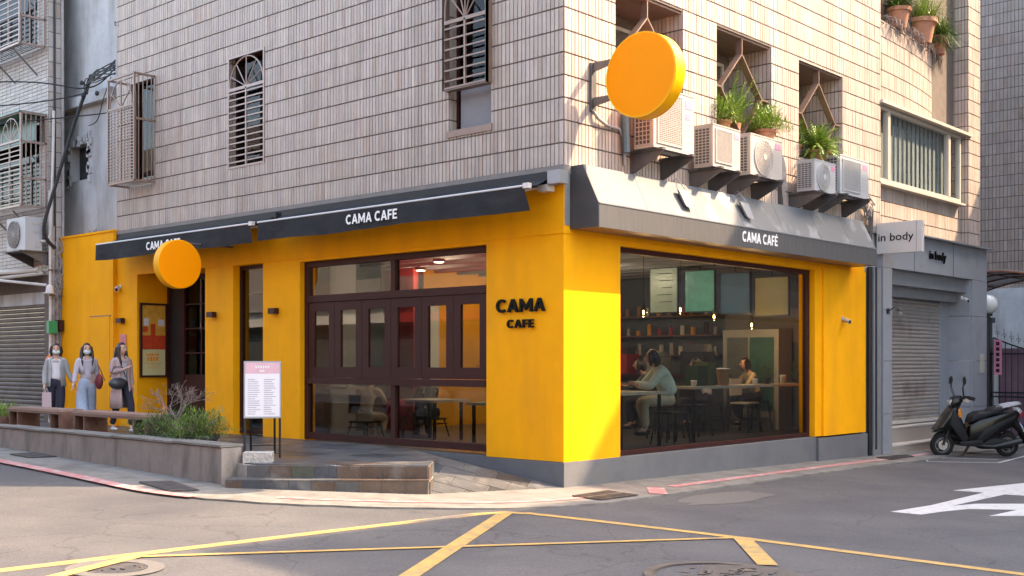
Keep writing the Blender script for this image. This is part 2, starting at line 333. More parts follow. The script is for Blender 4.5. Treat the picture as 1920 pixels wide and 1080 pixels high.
def wallY(y0,y1,u0,u1,z0,z1,holes=()):
    m=MB()
    for a,b,c,d in holes_rects(u0,u1,z0,z1,holes): m.box((a,y0,c),(b,y1,d))
    return m
def text(s,width,height,origin,xa,ya,depth,mat,parent,name='lettering',bold=.018,space=1.0):
    cu=bpy.data.curves.new('t','FONT'); cu.body=s; cu.size=1; cu.offset=bold; cu.space_character=space; cu.extrude=.5; cu.resolution_u=4
    o=bpy.data.objects.new('t',cu); COL.objects.link(o); dg=bpy.context.evaluated_depsgraph_get(); dg.update()
    me=bpy.data.meshes.new_from_object(o.evaluated_get(dg)); bpy.data.objects.remove(o)
    xs=[v.co.x for v in me.vertices]; ys=[v.co.y for v in me.vertices]; x0,x1,y0,y1=min(xs),max(xs),min(ys),max(ys)
    xa=Vector(xa);ya=Vector(ya);n=xa.cross(ya); off=Vector(parent['_o']) if parent else Vector((0,0,0))
    for v in me.vertices:
        p=Vector(origin)+xa*((v.co.x-x0)/(x1-x0)*width)+ya*((v.co.y-y0)/(y1-y0)*height)+n*((v.co.z+.5)*depth)
        v.co=p-off
    bm=bmesh.new(); bm.from_mesh(me); bpy.data.meshes.remove(me); seen=set(); isl=[]
    for f in bm.faces:
        if f in seen: continue
        st_=[f]; seen.add(f); g=[]
        while st_:
            q=st_.pop(); g.append(q)
            for vv in q.verts:
                for l in vv.link_faces:
                    if l not in seen: seen.add(l); st_.append(l)
        us=[(vv.co+off).dot(xa) for q in g for vv in q.verts]; isl.append([min(us),max(us),g])
    isl.sort(key=lambda q:q[0]); grp=[]
    for q in isl:
        if grp and q[0]<grp[-1][1]-.35*min(q[1]-q[0],grp[-1][1]-grp[-1][0]): grp[-1][1]=max(grp[-1][1],q[1]); grp[-1][2]+=q[2]
        else: grp.append(q)
    for q in grp:
        vi={};vs=[];fs=[]
        for f in q[2]:
            for vv in f.verts:
                if vv not in vi: vi[vv]=len(vs); vs.append(tuple(vv.co))
            fs.append([vi[vv] for vv in f.verts])
        m2=bpy.data.meshes.new('letter'); m2.from_pydata(vs,[],fs); m2.materials.append(mat); r=bpy.data.objects.new('letter',m2); COL.objects.link(r); r.parent=parent; r['_o']=tuple(off)
    bm.free(); return r
def glyph(c,t=.20):
    if c=='A':
        h=[(0,0),(.39,1),(.5,1),(.5,.74),(.385,.40),(.5,.40),(.5,.22),(.315,.22),(.235,0)]
        return 1.0,[h,[(1-x,y) for x,y in h[::-1]]]
    if c=='M': return 1.12,[[(0,0),(0,1),(.20,1),(.56,.42),(.92,1),(1.12,1),(1.12,0),(.91,0),(.91,.60),(.59,.12),(.53,.12),(.21,.60),(.21,0)]]
    if c=='F': return .66,[[(0,0),(0,1),(.66,1),(.66,.82),(.21,.82),(.21,.58),(.60,.58),(.60,.40),(.21,.40),(.21,0)]]
    if c in 'EÉ':
        g=[[(0,0),(0,1),(.68,1),(.68,.82),(.21,.82),(.21,.59),(.61,.59),(.61,.41),(.21,.41),(.21,.18),(.70,.18),(.70,0)]]
        if c=='É': g.append([(.28,1.06),(.42,1.22),(.58,1.22),(.42,1.06)])
        return .70,g
    out=[]; n=20
    for k in range(n):
        a0=math.radians(48+264*k/n);a1=math.radians(48+264*(k+1)/n); f=lambda q,a:(.52+q*.52*math.cos(a)*1.0,.5+q*.52*math.sin(a)); out.append([f(1,a0),f(1,a1),f(.60,a1),f(.60,a0)])
    return .90,out
def letters(sx,width,height,origin,xa,ya,depth,mat,parent,gap=.13):
    x=0; L=[]
    for c in sx:
        if c==' ': x+=.38; continue
        w_,P=glyph(c); L.append((x,P)); x+=w_+gap
    x-=gap; xa=Vector(xa);ya=Vector(ya);n=xa.cross(ya); o=Vector(origin)
    for x0,P in L:
        m=MB()
        for p in P:
            k=len(p); f=lambda q,d:o+xa*((x0+q[0])/x*width)+ya*(q[1]*height)+n*d
            m.add([f(q,0) for q in p]+[f(q,depth) for q in p],[tuple(range(k)),tuple(range(2*k-1,k-1,-1))]+[(i,k+i,k+(i+1)%k,(i+1)%k) for i in range(k)])
        m.build('letter',mat,parent)
# pixel-free facade tiling: rows pitch .283, columns pitch .0695
def tiles(u0,u1,z0,z1,holes,pu=.0695,pz=.283,zph=4.333,ju=.013,jz=.021,uph=0.0):
    out=[]; k=math.floor((z0-zph)/pz)
    while zph+k*pz<z1:
        a=max(z0,zph+k*pz+jz/2); b=min(z1,zph+(k+1)*pz-jz/2); k+=1
        if b-a<.03: continue
        i=math.floor((u0-uph)/pu)
        while uph+i*pu<u1:
            c=max(u0,uph+i*pu+ju/2); d=min(u1,uph+(i+1)*pu-ju/2); i+=1
            if d-c<.012: continue
            rs=[(c,d,a,b)]
            for h in holes:
                nr=[]
                for (c_,d_,a_,b_) in rs:
                    if h[0]<d_ and h[1]>c_ and h[2]<b_ and h[3]>a_: nr+=holes_rects(c_,d_,a_,b_,[h])
                    else: nr.append((c_,d_,a_,b_))
                rs=nr
            out+= [r for r in rs if r[1]-r[0]>.01 and r[3]-r[2]>.02]
    return out
def tone(rr=R):
    g=rr.gauss(1,.055); p=rr.random()
    if p<.07: return (g*.96,g*.86,g*.82)
    if p<.12: return (g*1.08,g*1.08,g*1.1)
    return (g,g*rr.uniform(.97,1.01),g*rr.uniform(.96,1.02))
def tilemesh(rects,fn,mb=None,th=.010):
    m=mb or MB()
    for (a,b,c,d) in rects:
        m.tn=tone(); t=th+R.uniform(-.0025,.0025)
        p=[fn(a,0,c),fn(b,0,c),fn(b,0,d),fn(a,0,d),fn(a,t,c),fn(b,t,c),fn(b,t,d),fn(a,t,d)]
        m.add(p,[(4,5,6,7),(0,1,5,4),(1,2,6,5),(2,3,7,6),(3,0,4,7)])
    return m
fnL=lambda u,w,z:(-w,u,z)
fnR=lambda u,w,z:(u,-w,z)
# ------------------------------------------------------------------ ground
def gpoly(pts,h,name,mat,kind=True,th=None,seg=1.0):
    m=MB(); n=len(pts); m.add([(x,y,gz(x,y)+h) for x,y in pts],[tuple(range(n))])
    if th:
        vs=[(x,y,gz(x,y)+h) for x,y in pts]+[(x,y,gz(x,y)+h-th) for x,y in pts]
        m.add(vs,[(i,(i+1)%n,n+(i+1)%n,n+i) for i in range(n)])
    o=m.build(name,mat)
    # make top face up
    if o.data.polygons[0].normal.z<0: o.data.flip_normals()
    if kind: o['kind']='structure'
    return o
S=140
gpoly([(-S,-S),(S,-S),(S,S),(-S,S)],0,'road',m_asph)
def strip(pts,wd,h,mb):
    P=[Vector((a,b)) for a,b in pts]; L=[];Rr=[]
    ws=wd if isinstance(wd,(list,tuple)) else [wd]*len(P)
    for i,p in enumerate(P):
        d=(P[min(i+1,len(P)-1)]-P[max(i-1,0)]).normalized(); nn=Vector((-d.y,d.x))*ws[i]/2
        L.append(p+nn);Rr.append(p-nn)
    vs=[(q.x,q.y,gz(q.x,q.y)+h) for q in Rr+L]; n=len(P)
    mb.add(vs,[(i,i+1,n+i+1,n+i) for i in range(n-1)])
def smooth(pts,k=4):
    out=[]
    P=[Vector(p) for p in pts]
    for i in range(len(P)-1):
        p0=P[max(i-1,0)];p1=P[i];p2=P[i+1];p3=P[min(i+2,len(P)-1)]
        for j in range(k):
            t=j/k; out.append(.5*((2*p1)+(-p0+p2)*t+(2*p0-5*p1+4*p2-p3)*t*t+(-p0+3*p1-3*p2+p3)*t**3))
    out.append(P[-1]); return out
# pavement: outer edge (kerb) curve from far left round the corner to far right
kerb=[(-4.22,40),(-4.24,12),(-4.24,6.4),(-4.27,4.4),(-4.32,2.6),(-4.1,1.6),(-3.55,.6),(-2.6,-.40),(-1.75,-.98),(-.9,-1.2),(-.1,-1.22),(2.5,-1.12),(6.8,-.97),(8.6,-1.0),(10.2,-.9),(16,-.85),(40,-.8)]
kc=[tuple(p) for p in smooth(kerb,5)]
inner=[(40,0.3),(0.25,.3),(.25,40)]
def jag(p,i): return (p[0]+R.uniform(-.02,.02),p[1]+R.uniform(-.02,.02))
kj=[jag(p,i) for i,p in enumerate(kc)]
gpoly(kj+inner,.022,'pavement',m_mint,th=.05)
m=MB(); strip([(p[0]+.05,p[1]) for p in kc if p[1]>1.7],.19,.026,m); struct('red_kerb_line',m,m_red)
off=[]
for i,p in enumerate(kc):
    q=Vector(kc[min(i+1,len(kc)-1)])-Vector(kc[max(i-1,0)]); nn=Vector((-q.y,q.x)).normalized(); off.append((p[0]+nn.x*.42,p[1]+nn.y*.42))
m=MB(); strip([off[i] for i,p in enumerate(kc) if p[1]<1.2 and p[0]<-.5],.13,.028,m)
o2=[(p[0],p[1]-.02) for i,p in enumerate(off) if kc[i][0]>.9 and kc[i][0]<10.5]; strip(o2,.16,.028,m)
strip([(.42,-1.14),(.95,-.72)],.22,.030,m)
struct('red_no_parking_line',m,m_red)
# asphalt patches and worn bits
m=MB(); 
for (x,y,rx,ry) in ((1.0,-1.75,.95,.33),(-3.0,-.9,.5,.06)):
    n=22; vs=[(x+rx*math.cos(6.283*k/n)*R.uniform(.8,1.15),y+ry*math.sin(6.283*k/n)*R.uniform(.75,1.2)) for k in range(n)]
    m.add([(a,b,gz(a,b)+.004) for a,b in vs],[tuple(range(n))])
struct('asphalt_patches',m,m_patch)
# yellow box-junction lines and the white arrow
m=MB()
strip([(-9.5,-.86),(-7.4,-.84),(-4.5,-.86),(-2.5,-.90),(-2.15,-.98),(-2.0,-1.25)],.13,.003,m)
strip([(-2.03,-1.15),(-1.86,-2.0),(-1.62,-3.5),(-1.38,-6.0),(-1.2,-9)],.13,.005,m)
strip([(-2.15,-1.0),(-5.4,-2.95),(-8,-4.5)],.15,.007,m)
strip([(-6.35,-.98),(-1.66,-3.47)],.075,.009,m)
strip([(-1.62,-3.5),(-2.72,-4.4)],.17,.011,m)
strip([(-6.35,-.95),(-8.2,-1.75)],.12,.013,m)
struct('yellow_junction_lines',m,m_yl)
def ray(px,py):
    k=(px-960)/2138; d=(FV.x+FV.y*k,FV.y-FV.x*k,(677-py)/2138); t=(gz(CX,CY)-CZ)/(d[2]-.025*d[1]+.015*d[0]); return (CX+t*d[0],CY+t*d[1])
ar=[(1787,920),(1920,906),(2000,899),(2000,936),(1920,930),(1885,927.5),(1785,949),(1830,945),(1920,945),(2000,944),(2000,970),(1920,968),(1854,968),(1908,956.5),(1815,955),(1765,960),(1727,965.5),(1670,960),(1745,948),(1845,924)]
gpoly([ray(*p) for p in ar],.004,'white_road_arrow',m_wl)
m=MB(); 
pk=[ray(1735,860),ray(1740,866),ray(1872,868),ray(1960,846)]; strip(pk,.06,.004,m)
strip([ray(1742,858),ray(1872,862)],.05,.006,m)
struct('parking_bay_lines',m,m_wl)
# manholes and drains
def manhole(x,y,r,label,lp=False):
    t=thing('manhole_cover',label,'manhole cover',(x,y,gz(x,y)))
    def ring(r0,r1,h,mb,n=48):
        vs=[(x+q*math.cos(6.2832*k/n),y+q*math.sin(6.2832*k/n)) for q in (r0,r1) for k in range(n)]
        mb.add([(a,b,gz(a,b)+h) for a,b in vs],[(k,(k+1)%n,n+(k+1)%n,n+k) for k in range(n)])
    a=MB(); ring(r*.88,r*(1.0 if not lp else 1.35),.010,a); ring(r*.86,r*.88,.005,a); a.build('rim',m_patch if lp else m_iron,t)
    b=MB(); n=40; b.add([(x+r*.865*math.cos(6.2832*k/n),y+r*.865*math.sin(6.2832*k/n),gz(x,y)+.006) for k in range(n)],[tuple(range(n))])
    for i in range(70 if not lp else 8):
        q=r*.8*math.sqrt(R.random()); th=R.random()*6.28; cx=x+q*math.cos(th); cy=y+q*math.sin(th); w_=R.uniform(.04,.09)*r; l_=R.uniform(.1,.22)*r; an=R.choice((.4,1.9))+R.uniform(-.2,.2)
        if math.hypot(cx-x,cy-y)+l_>.84*r: continue
        c_,s_=math.cos(an),math.sin(an); P=[(cx+c_*u*l_-s_*v*w_,cy+s_*u*l_+c_*v*w_) for u,v in ((-.5,-.5),(.5,-.5),(.5,.5),(-.5,.5))]
        z=gz(x,y)+.007; b.hexa([(a_,b_,z) for a_,b_ in P]+[(a_,b_,z+.007) for a_,b_ in P])
    b.build('cover',m_iron,t)
manhole(-3.42,-4.45,.64,'large round dark iron manhole cover in the road at the bottom of the picture')
manhole(-6.73,-1.28,.26,'small round manhole in a pale collar on the yellow junction line',True)
def drain(P,label):
    cx=sum(p[0] for p in P)/4; cy=sum(p[1] for p in P)/4; t=thing('drain_grate',label,'drain',(cx,cy,gz(cx,cy)))
    a=MB(); a.add([(x,y,gz(x,y)+.027) for x,y in P],[(0,1,2,3)]); a.build('pit',m_dark,t)
    b=MB(); V=[Vector(p) for p in P]
    for i in range(13):
        s=i/12; p=V[0].lerp(V[1],s); q=V[3].lerp(V[2],s); b.bar((*p,gz(*p)+.034),(*q,gz(*q)+.034),.022,.01)
    for s in (0,.5,1):
        p=V[0].lerp(V[3],s); q=V[1].lerp(V[2],s); b.bar((*p,gz(*p)+.035),(*q,gz(*q)+.035),.03,.012)
    b.build('bars',m_iron,t)
drain([ray(262,909),ray(322,908),ray(372,924),ray(318,926)],'dark drain grate in the pavement near the end of the low concrete wall')
drain([ray(20,856),ray(65,853),ray(105,860),ray(55,862)],'smaller dark drain grate in the pavement at the far left')
drain([ray(1075,935),ray(1140,925),ray(1195,933),ray(1125,942)],'worn drain grate in the pavement just right of the yellow corner pier')
drain([ray(1645,861),ray(1700,856),ray(1712,859),ray(1668,865)],'drain grate in front of the steps of the shuttered shop')
# ------------------------------------------------------------------ cafe building
cafe=thing('cafe_building','corner cafe with bright yellow ground floor under a pinkish tiled facade','building',(0,0,0))
HT=13.0
LH=[(6.26,7.29,4.81,6.68),(1.234,2.035,4.74,7.25),(9.62,10.45,4.95,6.75),(9.65,10.5,8.72,10.2)]      # openings left facade
NH=[(1.06,2.65,5.0,6.57),(3.54,5.14,5.0,6.57),(6.05,7.62,4.95,6.55)]
m=wallX(0,.28,0,10.97,4.0,HT,LH); m2=wallY(0,.28,.28,9.15,4.0,HT,NH)
m.v+=[]; o=len(m.v); m.v+=m2.v; m.f+=[[i+o for i in f] for f in m2.f]; m.m+=m2.m; m.tone+=m2.tone
m.box((.3,10.75,4.0),(9,10.97,HT))
m.build('upper_wall',m_mort,cafe)
MB().box((.28,.28,HT-.2),(14.1,10.9,HT)).build('roof',m_oldc,cafe)
MB().box((1.6,.9,3.6),(14.0,10.7,3.95)).build('floor_slab',m_intd,cafe)
rectsL=tiles(0,10.97,4.06,10.0,LH); rectsR=tiles(0,9.15,4.06,10.0,NH)
cand=[('L',r,(r[0]**2+((r[2]+r[3])/2-4.9)**2*.55)) for r in rectsL if r[3]-r[2]>.25 and r[1]-r[0]>.055 and r[3]<6.9]
cand+= [('R',r,(r[0]**2+((r[2]+r[3])/2-4.9)**2*.55)) for r in rectsR if r[3]-r[2]>.25 and r[1]-r[0]>.055 and r[3]<6.9]
cand.sort(key=lambda c:c[2]); near=cand[:300]; ns={(c[0],c[1]) for c in near}
def unit(axis,tn):
    b=MB(); b.tn=tn; w_=.0695-.013; h_=.283-.021
    if axis=='L': b.box((-.012,-w_/2,-h_/2),(.0,w_/2,h_/2))
    else: b.box((-w_/2,-.012,-h_/2),(w_/2,0,h_/2))
    o=b.build('tile',m_tile,tone=True); me=o.data; bpy.data.objects.remove(o); return me
um={a:[unit(a,tone()) for _ in range(14)] for a in 'LR'}
for a,r,_ in near:
    u=(r[0]+r[1])/2; z=(r[2]+r[3])/2; e=R.uniform(-.0015,.0015)
    share('tile',R.choice(um[a]),(e,u,z) if a=='L' else (u,e,z),cafe)
m=tilemesh([r for r in rectsL if ('L',r) not in ns],fnL); tilemesh([r for r in rectsR if ('R',r) not in ns],fnR,m)
# tiles on niche cheeks, sill ledges and window reveals
for h in NH:
    tilemesh(tiles(.0,.75,h[2],h[3],[]),lambda u,w_,z,h=h:(h[1]-.002-w_,u,z),m)
for h in LH[:2]:
    tilemesh(tiles(.0,.25,h[2],h[3],[]),lambda u,w_,z,h=h:(u,h[1]-.002-w_,z),m)
m.build('facade_tiles',m_tile,cafe,tone=True,kind='stuff')
# niches: back wall, side, soffit, sill
for i,h in enumerate(NH):
    b=MB(); b.box((h[0]-.1,.75,h[2]-.1),(h[1]+.1,.82,h[3]+.1)); b.box((h[1],.28,h[2]-.1),(h[1]+.06,.8,h[3]+.1)); b.box((h[0]-.06,.28,h[2]-.1),(h[0],.8,h[3]+.1)); b.build('niche_wall',m_mort,cafe)
    for k in range(9):
        y=.02+k*.083; MB().box((h[0],y,h[3]-.035),(h[1],y+.077,h[3]-.002)).build('soffit_plank',m_grillet,cafe)
    b=MB(); b.box((h[0],0.02,h[2]-.1),(h[1],.75,h[2])); b.build('niche_sill',m_oldc,cafe)
    wn=MB(); wn.box((h[0]+.15,.70,h[2]+.35),(h[0]+.2,.74,h[3]-.2)); wn.box((h[1]-.3,.70,h[2]+.35),(h[1]-.25,.74,h[3]-.2)); wn.box((h[0]+.2,.70,h[3]-.25),(h[1]-.3,.74,h[3]-.2))
    wo_=wn.build('niche_window',m_winalu,cafe); MB().box((h[0]+.2,.72,h[2]+.35),(h[1]-.3,.73,h[3]-.25)).build('pane',m_glass2,wo_)
    # diamond security frame
    g=MB(); cx=(h[0]+h[1])/2-.03; zc=5.70; hw=.60; zt=6.30; zb=5.03; w_=.018
    def flat(p,q,d=.11,t=.022): 
        P=Vector((p[0],0,p[1]));Q=Vector((q[0],0,q[1])); dd=(Q-P).normalized(); n_=Vector((-dd.z,0,dd.x))*t/2
        g.hexa([P-n_+Vector((0,.02,0)),P+n_+Vector((0,.02,0)),P+n_+Vector((0,.02+d,0)),P-n_+Vector((0,.02+d,0)),Q-n_+Vector((0,.02,0)),Q+n_+Vector((0,.02,0)),Q+n_+Vector((0,.02+d,0)),Q-n_+Vector((0,.02+d,0))])
    flat((cx,zt),(cx+hw,zc));flat((cx+hw,zc),(cx,zb));flat((cx,zb),(cx-hw,zc));flat((cx-hw,zc),(cx,zt))
    flat((cx,zt),(cx,h[3]-.03));flat((cx+hw,zc),(h[1],zc));flat((cx-hw,zc),(h[0],zc))
    g.build('diamond_grille',m_grillet,cafe)
# ground floor yellow walls
WL=(1.33,5.35,.385,3.15); WD=(6.32,7.16,.40,3.19); WE=(7.99,10.24,.30,3.2); WR=(1.176,6.62,.335,3.13)
m=wallX(0,.30,0,10.97,.335,3.94,[(WL[0],WL[1],.33,WL[3]),(WD[0],WD[1],.33,WD[3]),(WE[0],WE[1],.33,WE[3])])
n_=wallY(0,.30,.30,8.48,.33,3.94,[(WR[0],WR[1],.30,WR[3])]); o=len(m.v); m.v+=n_.v; m.f+=[[i+o for i in f] for f in n_.f]; m.m+=n_.m; m.tone+=n_.tone
# raised pier at right end and the upper band step
m.box((6.86,-.035,.33),(8.48,0,3.20)); m.box((0,-.012,3.20),(8.48,0,3.94)); m.box((-.012,0,3.20),(0,10.22,3.94)); m.box((-.012,-.012,3.20),(0,0,3.94))
# entry recess cheek, soffit
m.box((.3,10.24,.3),(.62,10.36,3.2)); m.box((.30,7.9,3.2),(1.5,10.36,3.3)); m.box((.3,7.87,.3),(1.3,7.99,3.2))
m.build('yellow_wall',m_yel,cafe)
# narrow left block
m=MB(); m.box((-.08,10.97,.3),(1.15,13.08,4.05)); m.box((-.10,10.95,4.05),(1.17,13.1,4.09)); m.build('yellow_side_block',m_yel,cafe)
pnl=MB(); pnl.box((-.092,11.1,.42),(-.08,11.8,2.45)); pnl.build('access_panel',m_yel,cafe)
MB().box((-.096,11.06,2.45),(-.08,11.84,2.475)).build('panel_trim',m_potw,cafe)
m=MB(); m.box((-.02,0,3.995),(.2,10.97,4.055)); m.box((0.2,-.02,3.94),(9.0,.2,4.055)); m.box((-.03,-.03,3.94),(.25,.25,4.055)); m.build('cornice',M('cornice_taupe',(.19,.165,.15),.6,var=.15,vs=3),cafe)
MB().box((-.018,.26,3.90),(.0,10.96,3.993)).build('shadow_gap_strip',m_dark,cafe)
# concrete plinth
m=MB(); m.box((-.03,-.03,-.4),(.3,1.35,.33)); m.box((-.02,1.35,-.4),(.3,5.5,.335)); m.box((.3,-.03,-.5),(1.176,.3,.33)); m.box((1.176,-.02,-.5),(6.62,.3,.325)); m.box((6.62,-.07,-.5),(8.48,.3,.30)); m.box((0,5.5,-.2),(.3,13.0,.335))
m.build('plinth',m_conc,cafe)
# left facade big window
def frameX(x,d,u0,u1,z0,z1,t,mb,tb=None):
    tb=tb or t
    mb.box((x,u0,z0),(x+d,u0+t,z1)); mb.box((x,u1-t,z0),(x+d,u1,z1)); mb.box((x,u0+t,z0),(x+d,u1-t,z0+tb)); mb.box((x,u0+t,z1-t),(x+d,u1-t,z1))
def frameY(y,d,u0,u1,z0,z1,t,mb,tb=None):
    tb=tb or t
    mb.box((u0,y,z0),(u0+t,y+d,z1)); mb.box((u1-t,y,z0),(u1,y+d,z1)); mb.box((u0+t,y,z0),(u1-t,y+d,z0+tb)); mb.box((u0+t,y,z1-t),(u1-t,y+d,z1))
x=.09
w1=MB(); frameX(x,.10,*WL,.085,w1,.10); w1.box((x-.012,1.415,2.515),(x+.1,5.265,2.62)); w1.box((x-.02,1.415,1.25),(x+.1,5.265,1.345)); w1.box((x+.002,3.24,.485),(x+.09,3.33,1.25)); w1.box((x+.002,3.24,2.62),(x+.09,3.33,3.065))
w1o=w1.build('street_window',m_brown,cafe)
for (a,b,c,d) in ((1.415,3.24,.485,1.25),(3.33,5.265,.485,1.25),(1.415,3.24,2.62,3.065),(3.33,5.265,2.62,3.065)):
    MB().box((x+.05,a,c),(x+.056,b,d)).build('pane',m_glass,w1o)
sw=(5.265-1.415)/6
for i in range(6):
    a=1.415+i*sw+.004; b=a+sw-.008; f=MB(); frameX(x+.012,.05,a,b,1.35,2.51,.135,f,.16); f.box((x+.02,a+.128,1.5),(x+.03,a+.14,2.37)); f.build('folding_sash',m_brown,w1o)
    MB().box((x+.035,a+.135,1.51),(x+.041,b-.135,2.375)).build('pane',m_glass,w1o)
# narrow door window
w2=MB(); frameX(.13,.08,6.32,7.16,.40,3.19,.06,w2); w2o=w2.build('narrow_window',m_brown,cafe); MB().box((.16,6.38,.46),(.166,7.10,3.13)).build('pane',m_glass,w2o)
# display shelves behind it
for z in (1.5,1.95,2.3,2.75): MB().box((.45,6.1,z),(.75,7.7,z+.03)).build('display_shelf',m_grey,cafe)
m=MB(); m.box((.8,5.6,.4),(.85,8.1,3.2)); m.build('display_back',m_intg,cafe)
# entrance door in the recess
d=MB(); frameX(.62,.08,8.0,10.24,.38,3.2,.09,d); d.box((.62,9.65,.38),(.70,9.75,3.2)); do=d.build('entrance_door',m_brown,cafe)
MB().box((.65,9.75,.4),(.67,10.15,3.1)).build('dark_side_panel',m_dark,do)
k=MB(); 
for y in (8.55,9.1): k.box((.635,y-.013,1.35),(.66,y+.013,3.1))
for z in (1.75,2.2,2.65): k.box((.636,8.09,z-.013),(.659,9.65,z+.013))
k.box((.63,8.09,.47),(.68,9.65,1.35)); k.build('muntins',m_brown,do); MB().box((.665,8.09,1.35),(.671,9.65,3.11)).build('pane',m_glass3,do)
# right big window
w3=MB(); frameY(.10,.10,*WR,.07,w3,.06); w3o=w3.build('corner_window',m_brown,cafe)
MB().box((1.246,.14,.395),(6.55,.147,3.06)).build('pane',m_glass,w3o)
# interior
m=MB(); m.box((.3,.3,.25),(9.0,7.4,.32)); m.build('interior_floor',m_floor,cafe)
m=MB(); m.box((.3,.3,3.5),(9.0,7.4,3.6)); m.build('interior_ceiling',m_intd,cafe)
m=MB(); m.box((.85,7.1,.3),(2.6,7.2,3.5)); m.build('interior_grey_wall',m_intg,cafe)
MB().box((2.6,7.1,.3),(4.3,7.2,3.5)).build('interior_dark_wall',m_intd,cafe); MB().box((8.7,.3,.3),(8.9,7.2,3.5)).build('interior_end_wall',M('interior_blue_grey_wall',(.09,.11,.13),.7,var=.2,vs=2),cafe)
MB().box((4.3,7.08,.3),(8.7,7.18,3.5)).build('interior_orange_wall',m_into,cafe)
MB().box((3.3,6.3,.32),(3.42,7.05,3.3)).build('red_partition',M('dark_red_panel',(.20,.015,.015),.5),cafe)
MB().box((1.9,7.9,.3),(2.0,10.7,3.5)).build('entrance_back_wall',m_intd,cafe); MB().box((.72,10.4,.3),(2.0,10.5,3.5)).build('entrance_side_wall',m_intd,cafe)
MB().box((3.75,6.6,1.2),(4.25,6.66,2.7)).build('white_wall_panel',m_signw,cafe)
MB().box((8.66,.5,1.95),(8.7,3.0,2.6)).build('grey_wall_panel',m_intg,cafe)
for i in range(12):  # ceiling baffles
    MB().box((1.2+i*.62,.5,3.3),(1.28+i*.62,6.8,3.48)).build('ceiling_baffle',m_intg,cafe)
# upper windows on the left facade
def grille_left(h,x,fan,nb,mat,parent,mull=True):
    g=MB(); a,b,c,d=h; t=.035
    frameX(x,.03,a,b,c,d,t,g)
    zs=d-fan
    g.box((x,a+t,zs-.03),(x+.03,b-t,zs+.02))
    cy=(a+b)/2; rr=(b-a)/2-t
    pts=[(x+.015,cy+rr*math.cos(math.pi*k/14),zs+(fan-.05)*math.sin(math.pi*k/14)) for k in range(15)]
    g.tube(pts,.013,6)
    for an in (.45,.95,1.57,2.19,2.69): g.tube([(x+.015,cy,zs),(x+.015,cy+rr*math.cos(an),zs+(fan-.05)*math.sin(an))],.011,5)
    if mull: g.box((x,cy-.015,c+t),(x+.03,cy+.015,zs))
    for i in range(nb):
        z=c+.05+(zs-c-.07)*(i+.5)/nb; g.box((x+.003,a+t,z-.011),(x+.02,cy-.02,z+.011)); g.box((x+.003,cy+.02,z-.011),(x+.02,b-t,z+.011))
    return g.build('security_grille',mat,parent)
wn=MB(); a,b,c,d=LH[0]; frameX(.14,.06,a,b,c,d,.05,wn); wn.box((.16,a+.05,c+.05),(.165,b-.05,d-.05)); wn.box((.15,(a+b)/2-.02,c+.05),(.19,(a+b)/2+.02,d-.05)); q=wn.build('arched_grille_window',[m_brown],cafe)
MB().box((.145,a+.05,c+.05),(.15,b-.05,d-.05)).build('pane',m_glass3,q); grille_left((a,b,c,d),-.02,.55,12,m_grillew,q)
a,b,c,d=LH[1]; wn=MB(); frameX(.14,.06,a,b,c,d,.05,wn); q=wn.build('tall_grille_window',m_brown,cafe); MB().box((.17,a,5.35),(.18,b,d)).build('pane',m_glass3,q); MB().box((.2,a,c),(.22,b,d)).build('curtain',m_brown,q)
MB().box((.11,a+.02,c),(.14,b-.12,5.3)).build('blank_panel',m_intg,q); grille_left((a-.02,b+.02,5.28,7.2),-.11,1.0,6,m_grillet,q)
bb=MB(); bb.box((-.11,a-.02,5.28),(0,a+.01,7.2)); bb.box((-.11,b-.01,5.28),(0,b+.02,7.2)); bb.box((-.11,a,5.27),(0,b,5.29)); bb.build('grille_returns',m_grillet,q)
MB().box((-.03,a-.02,c-.09),(.2,b+.02,c)).build('sill',m_grillet,q)
a,b,c,d=LH[3]; wn=MB(); frameX(.05,.06,a,b,c,d,.06,wn); q=wn.build('top_window',m_signw,cafe); MB().box((.08,a,c),(.085,b,d)).build('pane',m_glass2,q)
# box cage window near the left end
a,b,c,d=LH[2]; q=MB().box((.2,a,c),(.22,b,d)).build('caged_window',m_brown,cafe); 
MB().box((.12,a,c),(.125,b,d)).build('pane',m_glass3,q)
g=MB(); y0,y1,z0,z1,xo=9.60,10.52,4.84,6.76,-.42; t=.03
for (p,r) in (((xo,y0,z0),(xo,y0,z1)),((xo,y1,z0),(xo,y1,z1)),((xo,y0,z0),(0,y0,z0)),((xo,y0,z1),(0,y0,z1)),((xo,y1,z0),(0,y1,z0)),((xo,y1,z1),(0,y1,z1)),((xo,y0,z0),(xo,y1,z0)),((xo,y0,z1),(xo,y1,z1)),((xo,y0,6.2),(xo,y1,6.2)),((xo,y0,5.95),(0,y0,5.95)),((-.01,y0,z0),(-.01,y0,z1))): g.bar(p,r,.035)
for i in range(1,5): g.bar((xo+i*.085,y0,z0),(xo+i*.085,y0,z1),.014)
for i in range(1,6): g.bar((xo+i*.07,y0,z0),(xo+i*.07,y1,z0),.012)
g.bar((xo,(y0+y1)/2,z0),(xo,(y0+y1)/2,6.2),.03)
for i in range(1,8): g.bar((xo,y0+i*.115,z0),(xo,y0+i*.115,6.2),.016)
for i in range(24): g.bar((xo,y0,z0+.04+i*.056),(xo,y1,z0+.04+i*.056),.018)
for k in range(10):
    f=lambda k:(xo,(y0+y1)/2+.4*math.cos(math.pi*k/10),6.2+.5*math.sin(math.pi*k/10)); g.bar(f(k),f(k+1),.018)
for an in (.6,1.57,2.5): g.bar((xo,(y0+y1)/2,6.2),(xo,(y0+y1)/2+.4*math.cos(an),6.2+.5*math.sin(an)),.016)
g.build('cage',m_grillet,q)
